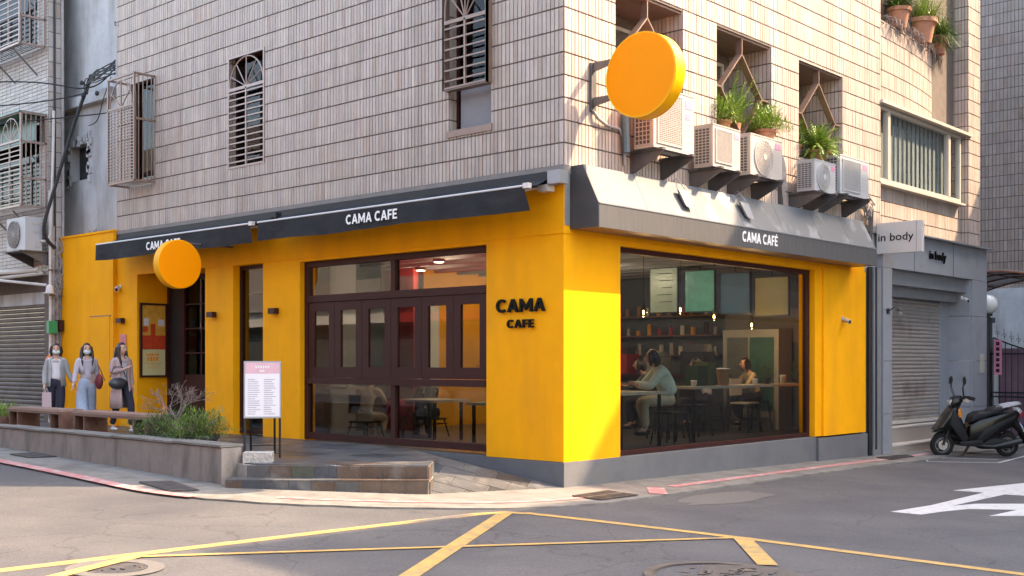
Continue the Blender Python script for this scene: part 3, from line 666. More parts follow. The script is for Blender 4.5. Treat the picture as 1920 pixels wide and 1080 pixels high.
# bay side beyond x=9.15: window wall, curved parapet, end pier
m=MB()
m.box((9.15,.15,4.0),(13.6,.4,4.92)); m.box((9.15,.3,6.4),(13.6,.5,10)); m.box((9.15,.15,6.38),(13.6,.4,6.42)); m.box((13.48,.0,3.9),(14.15,1.4,10.6)); m.box((9.0,.28,4.0),(9.15,2.2,10.6)); m.build('bay_wall',m_mort,cafe)
ex=lambda u,w_,z:(9.15+(4.3+w_)*math.sin(u),.80-(.72+w_)*math.cos(u),z)
n=36; pr_=MB(); vs=[ex(math.pi/2*k/n,0,z) for z in (6.42,7.97) for k in range(n+1)]; pr_.add(vs,[(k,k+1,n+2+k,n+1+k) for k in range(n)])
vs=[ex(math.pi/2*k/n,w_,7.97) for w_ in (0,-.12) for k in range(n+1)]; pr_.add(vs,[(k,k+1,n+2+k,n+1+k) for k in range(n)])
vs=[ex(math.pi/2*k/n,w_,z) for w_,z in ((-.12,7.97),(-.12,6.42)) for k in range(n+1)]; pr_.add(vs,[(k,k+1,n+2+k,n+1+k) for k in range(n)])
pr_.add([ex(math.pi/2*k/n,0,6.42) for k in range(n+1)]+[(9.15,.8,6.42)],[tuple(range(n+2))])
pr_.build('curved_parapet',m_mort,cafe)
# arc length table
import bisect
ss=[0];us=[0]
for k in range(1,601):
    u=math.pi/2*k/600; p=ex(u,0,0);p0=ex(us[-1],0,0); ss.append(ss[-1]+math.dist(p,p0)); us.append(u)
def s2u(s): i=min(bisect.bisect(ss,s),600); return us[i]
m=tilemesh(tiles(0,ss[-1]-.02,6.42,7.97,[],zph=6.41,pz=.31),lambda s,w_,z:ex(s2u(s),w_,z))
tilemesh(tiles(9.15,13.48,4.06,4.90,[]),lambda u,w_,z:(u,.15-w_,z),m)
tilemesh(tiles(13.48,14.15,4.06,10.5,[]),lambda u,w_,z:(u,0-w_,z),m)
tilemesh(tiles(.0,1.35,4.06,10.5,[]),lambda u,w_,z:(13.48-w_,u,z),m)
tilemesh(tiles(.02,.8,7.97,10.5,[]),lambda u,w_,z:(9.15+w_,u,z),m)
m.build('bay_tiles',m_tile,cafe,tone=True,kind='stuff')
b=MB(); frameY(.06,.10,9.18,13.25,4.92,6.36,.07,b,.09); b.box((9.62,.05,5.01),(9.72,.15,6.29)); b.box((12.55,.05,5.01),(12.66,.15,6.29)); b.box((9.15,-.06,6.37),(13.60,.2,6.43)); b.box((9.15,-.02,4.88),(13.3,.15,4.92)); bo=b.build('bay_window',m_winalu,cafe)
for a,c in ((9.25,9.62),(9.72,12.55),(12.66,13.18)): MB().box((a,.10,5.01),(c,.106,6.29)).build('pane',m_glass2,bo)
for k in range(38): MB().box((9.25+k*.104,.22+.03*(k%2),4.95),(9.25+k*.104+.10,.235+.03*(k%2),6.33)).build('reflection_pleat',m_bayrefl,bo)  # added pleats; their grey stands in for the pale reflection on the panes
# wall lamps, cameras, pipes as things
def wall_lamp(y,z,label):
    t=thing('wall_lamp',label,'wall lamp',(0,y,z),'small dark lamps on the yellow street wall'); b=MB(); b.box((-.10,y-.085,z-.045),(-.012,y+.085,z+.045)); b.build('housing',m_brown,t); b=MB(); b.box((-.016,y-.03,z-.03),(-.0,y+.03,z+.03)); b.build('back_plate',m_blackm,t)
wall_lamp(7.72,2.39,'small dark box lamp on the yellow pier right of the entrance'); wall_lamp(5.97,2.40,'small dark box lamp on the yellow pier left of the big street window'); wall_lamp(10.75,2.36,'small dark box lamp above the pink notice left of the entrance')
def cctv(loc,d,label,mat=m_signw):
    t=thing('security_camera',label,'security camera',loc,'security cameras'); L=Vector(loc); D=Vector(d).normalized()
    n=Vector((0,1,0)) if abs(L.y)<.3 else Vector((1,0,0))
    a=MB(); a.disc(L+n*.0,'y' if abs(L.y)<.3 else 'x',.045,.03,16); a.tube([L,L-n*.06,L-n*.06+Vector((0,0,-.03))],.013,8); a.build('mount',mat,t)
    p=L-n*.08+Vector((0,0,-.04)); b=MB(); b.tube([p-D*.06,p+D*.08],.038,14); b.build('body',mat,t,smooth=True); c=MB(); c.tube([p+D*.078,p+D*.086],.028,12); c.build('lens',m_blackm,t)
cctv((0,10.84,3.0),(-.5,-.8,-.25),'white security camera high on the yellow wall left of the entrance')
cctv((7.55,-.035,2.34),(-.3,-.9,-.3),'small cream security camera on the yellow pier right of the corner window',m_winalu)
n=thing('pink_notice','pink paper notice pasted on the yellow wall beside the tall framed poster','notice',(-.012,10.72,1.9)); MB().box((-.016,10.62,1.77),(-.012,10.82,2.1)).build('sheet',m_pink,n)
b=MB(); 
for i in range(7): b.box((-.018,10.66,1.81+i*.038),(-.0162,10.78,1.825+i*.038))
b.build('print',m_postr,n)
# framed poster on the recess cheek (faces -Y)
p=thing('framed_poster','tall red framed cafe poster in the entrance recess','poster',(.3,10.22,2.0))
b=MB(); frameY(10.18,.05,.04,.60,1.30,2.68,.035,b); b.build('frame',m_brown,p)
yy=10.215
MB().box((.075,yy,1.335),(.565,yy+.01,2.645)).build('sheet',m_poster,p)
b=MB(); b.box((.075,yy-.003,1.95),(.565,yy,2.645)); b.build('upper_picture',m_postt,p)
b=MB(); b.box((.075,yy-.006,1.82),(.565,yy-.003,2.08)); b.box((.26,yy-.006,2.08),(.36,yy-.003,2.3)); b.box((.1,yy-.006,2.14),(.2,yy-.003,2.24)); b.build('red_picture',m_postr,p)
b=MB(); b.box((.12,yy-.006,2.26),(.22,yy-.003,2.4)); b.box((.42,yy-.006,2.26),(.54,yy-.003,2.38)); b.build('white_cards',m_paper,p)
b=MB(); 
for i in range(5): b.box((.17+i*.055,yy-.005,1.70),(.21+i*.055,yy-.002,1.74)); 
for i in range(4): b.box((.19+i*.06,yy-.005,1.60),(.235+i*.06,yy-.002,1.68))
b.box((.14,yy-.005,1.555),(.5,yy-.002,1.565)); b.box((.2,yy-.005,1.51),(.44,yy-.002,1.516)); b.box((.2,yy-.005,1.47),(.44,yy-.002,1.476)); b.build('print',m_posto,p)
# raised CAMA CAFE letters on the corner pier
s_=thing('wall_lettering','black raised CAMA CAFE letters on the yellow corner pier','sign',(-.02,.7,2.2))
letters('CAMA',.84,.172,(-.018,1.118,2.232),(0,-1,0),(0,0,1),.03,m_blackt,s_); letters('CAFE',.455,.108,(-.018,.925,2.028),(0,-1,0),(0,0,1),.03,m_blackt,s_,gap=.2)
# ------------------------------------------------------------------ awnings
def awning(y0,y1,label,txt):
    t=thing('retractable_awning',label,'awning',(0,(y0+y1)/2,3.8),'dark retractable awnings on the street wall')
    N_=40; xs=-.60
    v=MB(); vs=[];fs=[]
    for i in range(N_+1):
        y=y0+(y1-y0)*i/N_
        e=math.exp(-((y-y0)/.25)**2); f=.010*math.sin(y*5.1)+.006*math.sin(y*13)
        for j in range(6):
            s=j/5; vs.append((xs-.01+f*s*1.6+e*.05*s,y-e*.04*s,3.725-.285*s-.012*math.sin(y*2.1)*s))
    for i in range(N_):
        for j in range(5): a=i*6+j; fs.append((a,a+1,a+7,a+6))
    v.add(vs,fs); v.build('valance',m_awn,t,smooth=True)
    c=MB(); vs=[];fs=[]
    for i in range(N_+1):
        y=y0+(y1-y0)*i/N_
        for j in range(5):
            s=j/4; vs.append((-.14+(xs+.14)*s,y,3.885-.145*s-.03*math.sin(s*3.14)*(1+.5*math.sin(y*3.3)+.3*math.sin(y*8))))
    for i in range(N_):
        for j in range(4): a=i*5+j; fs.append((a,a+1,a+6,a+5))
    c.add(vs,fs); c.build('cloth',m_awn,t,smooth=True)
    b=MB(); b.tube([(xs,y0-.02,3.735),(xs,y1+.01,3.735)],.016,8); b.box((xs-.03,y0-.09,3.70),(xs+.03,y0-.0,3.765)); b.build('front_bar',m_awnp,t)
    k=MB(); k.box((-.15,y0-.05,3.81),(-.03,y1+.02,3.955)); k.build('cassette',m_dark,t)
    for yy in (y0+.25,y1-.6): MB().tube([(-.06,yy,3.80),(-.35,yy+.22,3.72),(xs+.02,yy+.02,3.71)],.02,8).build('folding_arm',m_awnp,t)
    y_,w_,z_=txt; letters('CAMA CAFE',w_,.135,(xs-.034,y_,z_),(0,-1,0),(0,0,1),.004,m_white,t)
    return t
awning(.127,5.60,'longer dark grey awning with CAMA CAFE lettering above the big street window',(3.46,1.07,3.525))
awning(5.82,10.62,'shorter dark grey awning above the entrance, partly behind the small round sign',(8.82,1.07,3.515))
t=thing('awning_end_box','grey motor box at the corner end of the long awning','awning box',(-.1,0,3.85)); MB().box((-.20,-.10,3.80),(-.03,.10,3.965)).build('housing',m_grey,t); b=MB(); b.box((-.2,.10,3.72),(-.06,.26,3.80)); b.build('cable_clamp',m_awnp,t)
# metal canopy on the right facade
cn=thing('metal_canopy','grey metal canopy with sloping top and CAMA CAFE fascia over the corner window','canopy',(4,-.2,3.6))
X0,X1=.105,7.95
pts=[(0,3.255),(-.474,3.255),(-.474,3.545),(-.225,4.047),(0,4.047)]
m_end=M('canopy_end_dark',(.05,.045,.045),.5,var=.1)
for xx,o_ in ((X0,1),(X1,-1)): MB().prism(pts,0,xx,xx+o_*.01).build('end_panel',m_end,cn)
joints=[.115,1.15,2.35,3.55,4.75,5.95,7.0,7.94]
for a,c in zip(joints,joints[1:]):
    b=MB(); e=.003; b.hexa([(a+e,-.476,3.547),(c-e,-.476,3.547),(c-e,-.227,4.05),(a+e,-.227,4.05),(a+e,-.466,3.541),(c-e,-.466,3.541),(c-e,-.217,4.041),(a+e,-.217,4.041)]); b.box((a+e,-.226,4.04),(c-e,-.021,4.05)); b.build('top_sheet',m_canop,cn)
b=MB(); b.box((.115,-.464,3.26),(7.94,-.0,3.29)); b.hexa([(.115,-.46,3.54),(7.94,-.46,3.54),(7.94,-.22,4.03),(.115,-.22,4.03),(.115,-.44,3.53),(7.94,-.44,3.53),(7.94,-.2,4.02),(.115,-.2,4.02)]); b.build('underside',m_grillet,cn)
b=MB(); b.box((.103,-.482,3.25),(7.952,-.464,3.545)); b.build('fascia',m_fasc,cn)
b=MB(); b.box((.103,-.490,3.540),(7.952,-.470,3.556)); b.build('edge_trim',m_grey,cn)
letters('CAMA CAFÉ',1.02,.15,(3.47,-.483,3.335),(1,0,0),(0,0,1),.004,m_white,cn)
b=MB(); b.box((.0,-.02,3.3),(.10,.0,4.05)); b.build('wall_flashing',m_grey,cn)
m_spot=M('spotlight_grey',(.20,.21,.23),.6)
def flood(x,label):
    t=thing('spotlight',label,'spotlight',(x,-.3,3.95),'spotlights on the metal canopy'); a=MB(); a.tube([(x+.06,-.12,4.06),(x+.06,-.22,4.12),(x+.04,-.36,3.96)],.008,6); a.build('arm',m_grey,t)
    b=MB(); b.hexa([(x-.08,-.47,3.70),(x+.11,-.47,3.68),(x+.11,-.43,3.70),(x-.08,-.43,3.72),(x-.12,-.375,3.92),(x+.11,-.375,3.92),(x+.11,-.335,3.94),(x-.12,-.335,3.94)]); b.build('head',m_spot,t)
flood(2.12,'small grey spotlight on the canopy below the first air conditioner'); flood(3.72,'small grey spotlight on the canopy below the round-fan air conditioner')
# ------------------------------------------------------------------ round signs
def orange_disc_big():
    t=thing('round_sign','large round orange sign projecting on a bracket above the metal canopy','sign',(.5,-.82,5.13))
    c=(.58,-.83,5.13); b=MB(); b.disc(c,'x',.525,.22,72,.012,mi=0,mi_rim=1); b.build('disc',[m_orange,m_orim],t,smooth=True)
    b=MB()
    n=72
    b2=MB(); 
    for k in range(n):
        a0=6.2832*k/n;a1=6.2832*(k+1)/n
        f=lambda q,a:(.464,c[1]+q*math.cos(a),c[2]+q*math.sin(a)); b2.add([f(.505,a0),f(.525,a0),f(.525,a1),f(.505,a1)],[(0,1,2,3)])
    b2.build('edge_trim',m_orim,t)
    b.box((.50,-.05,4.80),(.60,-.0,5.42)); b.build('wall_plate',m_brk,t)
    for z in (5.37,4.92): a=MB(); a.hexa([(.53,-.05,z-.055),(.57,-.05,z-.055),(.57,-.05,z+.055),(.53,-.05,z+.055),(.53,-.40,z-.0),(.57,-.40,z-.0),(.57,-.40,z+.05),(.53,-.40,z+.05)]); a.build('arm',m_brk,t)
    k=MB(); k.tube([(.55,-.04,4.80),(.62,-.06,4.72),(.85,-.05,4.66),(1.1,-.04,4.66),(1.2,-.04,4.55),(1.22,-.04,4.2)],.022,8); k.build('cable',m_pipe,t,smooth=True)
orange_disc_big()
t=thing('round_sign','smaller round orange sign hanging beside the entrance in front of the short awning','sign',(-1.05,7.09,3.15))
c=(-1.05,7.15,3.15); b=MB(); b.disc(c,'y',.39,.16,64,.01,mi=0,mi_rim=1); b.build('disc',[m_orange,m_orim],t,smooth=True); MB().tube([(0,7.15,3.50),(-.9,7.15,3.50)],.018,8).build('arm',m_brk,t)
# ------------------------------------------------------------------ neighbouring shop on the right
sh=thing('grey_shop_front','grey clad closed shop front with steel shutter and in body sign','shop',(11.6,0,0))
b=MB(); b.box((9.06,-.10,3.33),(14.3,.1,4.0)); b.build('fascia',m_clad,sh)
for xx in (10.45,12.4,): MB().box((xx,-.103,3.33),(xx+.012,-.10,4.0)).build('panel_joint',m_dark,sh)
b=MB(); b.box((9.0,-.22,4.0),(14.42,.1,4.03)); b.build('coping',m_grey,sh)
for z0,z1 in ((-.3,.62),(.63,1.6),(1.61,2.55),(2.56,3.325)):
    MB().box((9.06,-.10,z0),(9.45,.3,z1)).build('cladding_panel',m_clad,sh); MB().box((13.46,-.10,z0),(14.3,.3,z1)).build('cladding_panel',m_clad,sh)
    MB().box((13.40,-.06,z0),(13.46,.75,z1)).build('cladding_panel',m_clad,sh)
MB().box((12.95,.38,-.2),(13.40,.42,3.0)).build('side_reveal',m_clad,sh)
b=MB(); b.box((9.45,.02,3.05),(13.40,.55,3.33)); b.box((9.45,.2,2.85),(13.40,.55,3.05)); b.build('shutter_box',m_grey,sh)
for i in range(31):
    z=.42+i*.0785; b=MB(); vs=[]; prof=[(0,0),(-.016,.014),(-.020,.034),(-.014,.056),(0,.068),(.004,.078)]
    for xx in (9.45,11.1,12.97):
        for (dy,dz) in prof: vs.append((xx,.42+dy+(R.uniform(-.003,.003) if xx==11.1 else 0),z+dz))
    b.add(vs,[(s*6+j,(s+1)*6+j,(s+1)*6+j+1,s*6+j+1) for s in range(2) for j in range(5)]); b.build('shutter_slat',m_shut,sh,smooth=True)
MB().box((9.45,.36,.36),(12.97,.5,.42)).build('shutter_sill',m_terrp,sh)
for (y0,z0,z1) in ((-.04,-.3,.02),(.20,.02,.33)):
    MB().box((9.45,y0,z0),(13.4,.5,z1-.03)).build('step',m_terr,sh); MB().box((9.45,y0-.01,z1-.03),(13.4,.5,z1)).build('step_nosing',m_terrp,sh)
b=MB(); b.tube([(9.33,-.11,2.55),(9.33,-.28,2.60),(9.33,-.36,2.5)],.012,8); b.disc((9.33,-.115,2.5),'y',.05,.02,16); 
text('in body',.82,.22,(11.15,-.105,3.56),(1,0,0),(0,0,1),.03,m_blackt,sh,'shop_letters',bold=.01)
MB().box((13.9,-.125,1.35),(14.1,-.10,1.75)).build('intercom',m_winalu,sh)
t=thing('wall_lantern','small black lantern on the left pier of the grey shop front','wall lamp',(9.3,-.1,2.5)); b=MB(); b.disc((9.25,-.11,2.52),'y',.055,.02,16); b.tube([(9.25,-.12,2.52),(9.30,-.22,2.60),(9.34,-.30,2.55)],.010,8); b.build('arm',m_blackm,t)
b=MB(); b.loft([(9.34,-.30,2.52,.10,.10),(9.34,-.30,2.55,.03,.03)],16); b.build('cap',m_blackm,t); b=MB(); b.loft([(9.34,-.30,2.34,.03,.03),(9.34,-.30,2.38,.06,.06),(9.34,-.30,2.48,.07,.07),(9.34,-.30,2.515,.06,.06)],16); b.build('glass',m_glass2,t,smooth=True)
t=thing('projecting_sign','white projecting in body sign box beside the metal canopy','sign',(9.0,-.45,3.85)); MB().box((8.97,-.86,3.56),(9.07,-.02,4.12)).build('box',m_signw,t); MB().box((8.965,-.765,3.56),(8.97,-.758,4.12)).build('seam',m_grey,t)
text('in body',.66,.185,(8.968,-.05,3.74),(0,-1,0),(0,0,1),.004,m_blackt,t,bold=.004)
cctv((13.2,.02,2.93),(-.5,-.8,-.4),'twin grey security camera under the fascia of the grey shop')
# down pipes between
t=thing('drain_pipe','grey metal channel and pipes between the yellow pier and the grey shop','pipe',(8.7,-.05,0))
b=MB(); b.tube([(8.58,-.06,-.1),(8.58,-.06,3.3)],.045,12); b.build('pipe',m_blackm,t); MB().box((8.66,-.10,-.14),(8.98,.1,3.3)).build('channel',m_grey,t); MB().box((8.73,-.105,.0),(8.80,-.1,3.3)).build('channel_groove',m_dark,t)
MB().box((8.48,.05,-.3),(9.1,.3,4.0)).build('back_wall',m_wallg,t)
t=thing('cable_tangle','tangled bundle of thin cables hanging above the canopy beside the white sign','cables',(8.2,-.1,4.3)); b=MB()
for i in range(16):
    x_=8.05+R.uniform(0,.5); b.tube([tuple(q) for q in smooth([(x_,-.03,4.55+R.uniform(-.1,.1)),(x_+R.uniform(-.2,.2),-.1,4.4),(8.4+R.uniform(-.1,.1),-.12,4.2+R.uniform(-.1,.1)),(8.5+R.uniform(-.1,.15),-.1,4.35),(8.62,-.06,3.6+R.uniform(-.2,.4))],3)],.008,5)
b.tube([(7.4,-.02,4.5),(8.2,-.06,4.75),(8.9,-.02,4.45)],.008,5)
b.build('strands',m_brk,t)
# ------------------------------------------------------------------ air conditioners
def ac(x0,x1,z0,z1,kind,label,mat,yf=-.47,dp=.31,grp='air conditioners on the right facade',brk=True,lab=True):
    t=thing('air_conditioner',label,'air conditioner',((x0+x1)/2,yf+dp/2,z0),grp)
    b=MB(); b.box((x0,yf,z0),(x1,yf+dp,z1)); b.box((x0-.006,yf-.006,z1-.012),(x1+.006,yf+dp+.006,z1+.006)); b.build('casing',mat,t)
    W=x1-x0; H_=z1-z0; cz=(z0+z1)/2-.005
    if kind=='round':
        cx=x0+W*.41; r=min(H_*.44,W*.36)
        f=MB(); f.disc((cx,yf-.008,cz),'y',r+.015,.016,40); f.build('fan_ring',mat,t,smooth=True)
        MB().disc((cx,yf-.010,cz),'y',r,.016,40).build('fan_recess',m_acgr,t)
        g=MB()
        for k in range(7): 
            q=r*(k+.8)/7.6; pts=[(cx+q*math.cos(6.2832*i/28),yf-.022,cz+q*math.sin(6.2832*i/28)) for i in range(29)]; g.tube(pts,.0035,4,cap=False)
        for k in range(24): 
            a=6.2832*k/24; g.tube([(cx+.05*math.cos(a),yf-.022,cz+.05*math.sin(a)),(cx+r*.6*math.cos(a+.25),yf-.023,cz+r*.6*math.sin(a+.25)),(cx+r*math.cos(a+.55),yf-.02,cz+r*math.sin(a+.55))],.003,4,cap=False)
        g.disc((cx,yf-.022,cz),'y',.045,.012,16); g.build('fan_grille',mat,t)
    else:
        a,c=x0+W*.08,x0+W*.70; f=MB(); frameY(yf-.014,.014,a,c,z0+.06,z1-.05,.02,f); f.build('grille_frame',mat,t)
        MB().box((a+.02,yf-.006,z0+.08),(c-.02,yf-.001,z1-.07)).build('fan_recess',m_acgr,t)
        g=MB(); nn=26
        for k in range(nn): z=z0+.085+(H_-.16)*k/nn; g.box((a+.02,yf-.012,z),(c-.02,yf-.007,z+.007))
        nn=12
        for k in range(nn): q=a+.03+(c-a-.05)*k/nn; g.box((q,yf-.014,z0+.08),(q+.006,yf-.012,z1-.07))
        g.build('fan_grille',mat,t)
    # side coil slots on the -X side
    c_=MB(); s=MB(); n1=12; n2=3
    MB().box((x0-.004,yf+.05,z0+.05),(x0,yf+dp-.02,z1-.04)).build('side_coil',m_acd,t)
    for k in range(n1+1): z=z0+.045+(H_-.095)*k/n1; s.box((x0-.012,yf+.045,z-.005),(x0-.004,yf+dp-.015,z+.006))
    for k in range(n2+2): q=yf+.045+(dp-.07)*k/(n2+1); s.box((x0-.012,q,z0+.05),(x0-.004,q+.010,z1-.04))
    s.build('side_louvre',mat,t)
    if lab:
        l=MB(); l.box((x1-W*.22,yf-.003,z1-H_*.24),(x1-W*.05,yf,z1-H_*.10)); l.build('badge',m_pink,t)
        if kind=='sq2': MB().box((x1-W*.22,yf-.003,z1-H_*.42),(x1-W*.08,yf,z1-H_*.32)).build('badge',m_pink,t)
        l=MB(); 
        for k in range(4): z=z0+H_*(.2+.1*k); l.box((x1-W*.24,yf-.002,z),(x1-W*.03,yf,z+.004))
        l.build('panel_lines',m_acgr,t)
    if brk:
        for xx in (x0+.12,x1-.12):
            b=MB(); b.prism([(0,z0-.03),(0,z0-.30),(-.06,z0-.30),(yf-.06,z0-.07),(yf-.08,z0-.03)],0,xx-.012,xx+.012); b.box((xx-.04,yf-.08,z0-.03),(xx+.04,-.0,z0-.0)); b.build('bracket',m_brk,t)
        for k in (0,1): MB().box((x0+.05,yf+.03+k*.2,z0-.012),(x1-.05,yf+.07+k*.2,z0)).build('foot_rail',m_brk,t)
ac(1.27,2.22,4.40,5.20,'sq2','tall boxy air conditioner with two pink labels just behind the big round sign',m_ac)
ac(2.70,3.43,4.33,4.92,'sq','air conditioner with square front grille, second from the corner',m_ac)
ac(3.72,4.65,4.34,4.94,'round','air conditioner with large round fan below the bushy fern window',m_ac)
ac(5.60,6.32,4.31,4.80,'round','smallest air conditioner with round fan beside hanging grey hoses',m_acg,yf=-.52)
ac(6.62,7.70,4.38,5.02,'sq','rightmost air conditioner with square grille next to the bay window',m_acg,yf=-.45)
t=thing('hose_bundle','bundle of grey hoses hanging on the wall between two air conditioners','hoses',(5.2,-.1,4.7)); b=MB()
for i in range(7):
    o_=i*.012; b.tube([tuple(q) for q in smooth([(4.85+o_*.3,-.04-o_*.3,4.98-o_*.2),(5.02+o_*.6,-.12,5.0-o_*.5),(5.2+o_,-.13-o_*.4,4.8),(5.28+o_,-.12-o_*.4,4.5),(5.38+o_*.3,-.08,4.2)],4)],.009,6)
b.build('hoses',m_pipe,t,smooth=True)
MB().box((5.36,-.07,4.05),(5.42,-.0,4.4)).build('hose_cover',m_brk,t)
b=MB(); b.tube([(1.18,-.1,4.35),(1.15,-.1,4.9)],.05,8); tag(b.build('blue_pipe_wrap',M('blue_wrap',(.09,.14,.17),.6)),'dark blue wrapped pipe left of the first air conditioner','pipe')
# ------------------------------------------------------------------ plants
def frond(m,base,dirv,L,lw,droop,nl=12,mi=0):
    base=Vector(base); d=Vector(dirv).normalized(); p=base.copy(); side=d.cross(Vector((0,0,1))); side=side.normalized() if side.length>.01 else Vector((1,0,0)); pts=[p.copy()]
    for i in range(nl):
        d=(d+Vector((0,0,-droop/nl))).normalized(); q=p+d*L/nl; s=1-(i/nl)**2*.8
        up=side.cross(d).normalized()
        for sg in (-1,1):
            tip=q+side*sg*lw*s+d*lw*.45*s-up*.15*lw; m.add([p,p.lerp(q,.9),tip],[(0,1,2)],mi if R.random()<.7 else (mi+1)%3)
        p=q; pts.append(p.copy())
    m.tube([tuple(x) for x in pts[::3]],.003,3,mi=mi,cap=False)
def blade(m,base,dirv,L,wd,droop,mi=0,ns=4):
    p=Vector(base); d=Vector(dirv).normalized(); side=d.cross(Vector((0,0,1))); side=side.normalized() if side.length>.01 else Vector((1,0,0))
    prev=[p-side*wd/2,p+side*wd/2]
    for i in range(ns):
        d=(d+Vector((0,0,-droop/ns))).normalized(); p=p+d*L/ns; ww=wd*(1-(i+1)/ns)/2
        cur=[p-side*ww,p+side*ww]; m.add([prev[0],prev[1],cur[1],cur[0]],[(0,1,2,3)],mi); prev=cur
def rdir(up=.3,spread=1):
    a=R.random()*6.2832; e=R.uniform(up,1); return Vector((math.cos(a)*spread*(1.2-e),math.sin(a)*spread*(1.2-e),e))
def bush(name,c,rad,n,label,cat,mats,pot=None,leaf=.03,group=None,fern=False,twigs=12):
    t=thing(name,label,cat,c,group); c=Vector(c); m=MB()
    if fern:
        for i in range(n): frond(m,c+Vector((R.uniform(-.06,.06),R.uniform(-.06,.06),0)),rdir(.15,1),rad[0]*R.uniform(.7,1.25),leaf,R.uniform(.6,1.8),mi=R.randrange(3))
    else:
        for i in range(n):
            u=rdir(-.2,1).normalized() if False else Vector((R.gauss(0,1),R.gauss(0,1),abs(R.gauss(0,1))*.9-.1)).normalized(); q=R.random()**.45
            q*=1+.25*math.sin(u.x*7+c.x)*math.cos(u.y*6)
            p=c+Vector((u.x*rad[0],u.y*rad[1],u.z*rad[2]))*q; d=(u+Vector((R.gauss(0,.5),R.gauss(0,.5),R.gauss(0,.4)+.35))).normalized()
            blade(m,p,d,leaf*R.uniform(1,2.6),leaf*.36,R.uniform(0,.8),mi=R.choice((0,0,1,2)),ns=2)
    m.build('foliage',mats,t,kind='stuff')
    if twigs:
        b=MB()
        for i in range(twigs):
            u=rdir(.1,1).normalized(); b.tube([c,c+Vector((u.x*rad[0]*.5,u.y*rad[1]*.5,u.z*rad[2]*.6)),c+Vector((u.x*rad[0]*.9,u.y*rad[1]*.9,u.z*rad[2]*.95))],[.007,.005,.002],4,cap=False)
        b.build('stems',m_twig,t)
    if pot:
        pm,pw,ph=pot
        pb=MB(); n_=18; pb.loft([(c.x,c.y,c.z-ph,pw*.72,pw*.72),(c.x,c.y,c.z-.05,pw*.95,pw*.95),(c.x,c.y,c.z-.045,pw*1.08,pw*1.08),(c.x,c.y,c.z,pw*1.08,pw*1.08),(c.x,c.y,c.z,pw*.9,pw*.9),(c.x,c.y,c.z-.04,pw*.9,pw*.9)],n_); pb.build('pot',pm,t,smooth=True)
    return t
G3=[m_leaf[0],m_leaf[1],m_leaf[3]]; GD=[m_leaf[4],m_leaf[2],m_leaf[0]]; GO=[m_leaf[1],m_leaf[3],m_leaf[0]]
bush('leafy_plant',(4.85,-.06,5.20),(.42,.36,.36),2600,'bushy bright green plant in the middle wall niche beside the diamond grille','potted plant',GO,(m_pot,.17,.2),.045,twigs=0)
bush('leafy_plant',(3.85,.12,5.22),(.42,.3,.42),2600,'loose tall green plant at the left of the middle wall niche','potted plant',G3,(m_potw,.16,.2),.045)
t=thing('fern','tall upright fern fronds rising behind the middle diamond grille','potted plant',(4.3,.2,5.25)); m=MB()
for i in range(26): frond(m,(4.3+R.uniform(-.15,.15),.2,5.25),(R.gauss(.1,.35),R.gauss(-.1,.3),1),R.uniform(.45,.85),.06,R.uniform(.2,1.0),mi=R.randrange(3))
m.build('foliage',GO,t,kind='stuff'); MB().loft([(4.3,.2,5.0,.11,.11),(4.3,.2,5.25,.15,.15)],16).build('pot',m_pot,t)
bush('leafy_plant',(6.95,.05,5.10),(.30,.26,.26),1300,'low bright green plant at the right of the right wall niche','potted plant',GO,(m_potw,.12,.16),.045,twigs=0)
bush('fern',(6.60,-.06,5.12),(.46,.4,.4),150,'arching pale green fern in a wooden pot in the right wall niche','potted plant',GO,(m_potw,.20,.18),.06,fern=True,twigs=0)
bush('leafy_plant',(6.25,.2,5.2),(.3,.25,.45),1000,'upright leafy plant at the left of the right wall niche','potted plant',G3        ,(m_pot,.13,.2),.05)
# parapet pots
def pp(x,y,r,h,label,mats,n,ln,grass=True):
    t=thing('potted_plant',label,'potted plant',(x,y,8.0),'potted plants on the curved parapet'); b=MB(); b.loft([(x,y,7.98,r*.65,r*.65),(x,y,7.98+h*.82,r*.92,r*.92),(x,y,7.98+h*.82,r*1.06,r*1.06),(x,y,7.98+h,r*1.06,r*1.06)],20); b.build('pot',m_pot,t,smooth=True)
    m=MB()
    for i in range(n): blade(m,(x+R.uniform(-r,r)*.6,y+R.uniform(-r,r)*.6,7.98+h),rdir(.35 if grass else -.1,1.1),ln*R.uniform(.6,1.3),.02,R.uniform(.3,1.8),mi=R.choice((0,1,2)))
    m.build('foliage',mats,t,kind='stuff')
pp(10.2,.10,.22,.38,'terracotta pot at the left end of the curved parapet',GD,500,.55)
pp(11.55,.22,.30,.48,'large terracotta pot with spiky grass in the middle of the curved parapet',GO,420,.70)
pp(12.55,.30,.24,.35,'low pot overflowing with dark green leaves at the right of the curved parapet',GD,1800,.5,False)
t=thing('dry_creeper','dry brown creeper hanging over the rim of the curved parapet','plant',(11.5,.1,7.95)); m=MB()
for i in range(120):
    s=R.uniform(.2,3.7); u=s2u(s); p=Vector(ex(u,.03,8.02)); q=Vector(ex(s2u(s+R.uniform(-.15,.25)),R.uniform(.05,.2),8.0-R.uniform(0,.25)*(.5+s/3))); m.tube([p,(p+q)/2+Vector((R.uniform(-.05,.05),-.05,.08)),q],.006,4,cap=False)
for s in (.15,.65,1.15,1.65,2.15,2.65,3.15):
    p=Vector(ex(s2u(s),.0,7.93)); m.bar(p,p+Vector((-.12,-.14,-.10)),.022)
m.build('stems',m_twig,t)
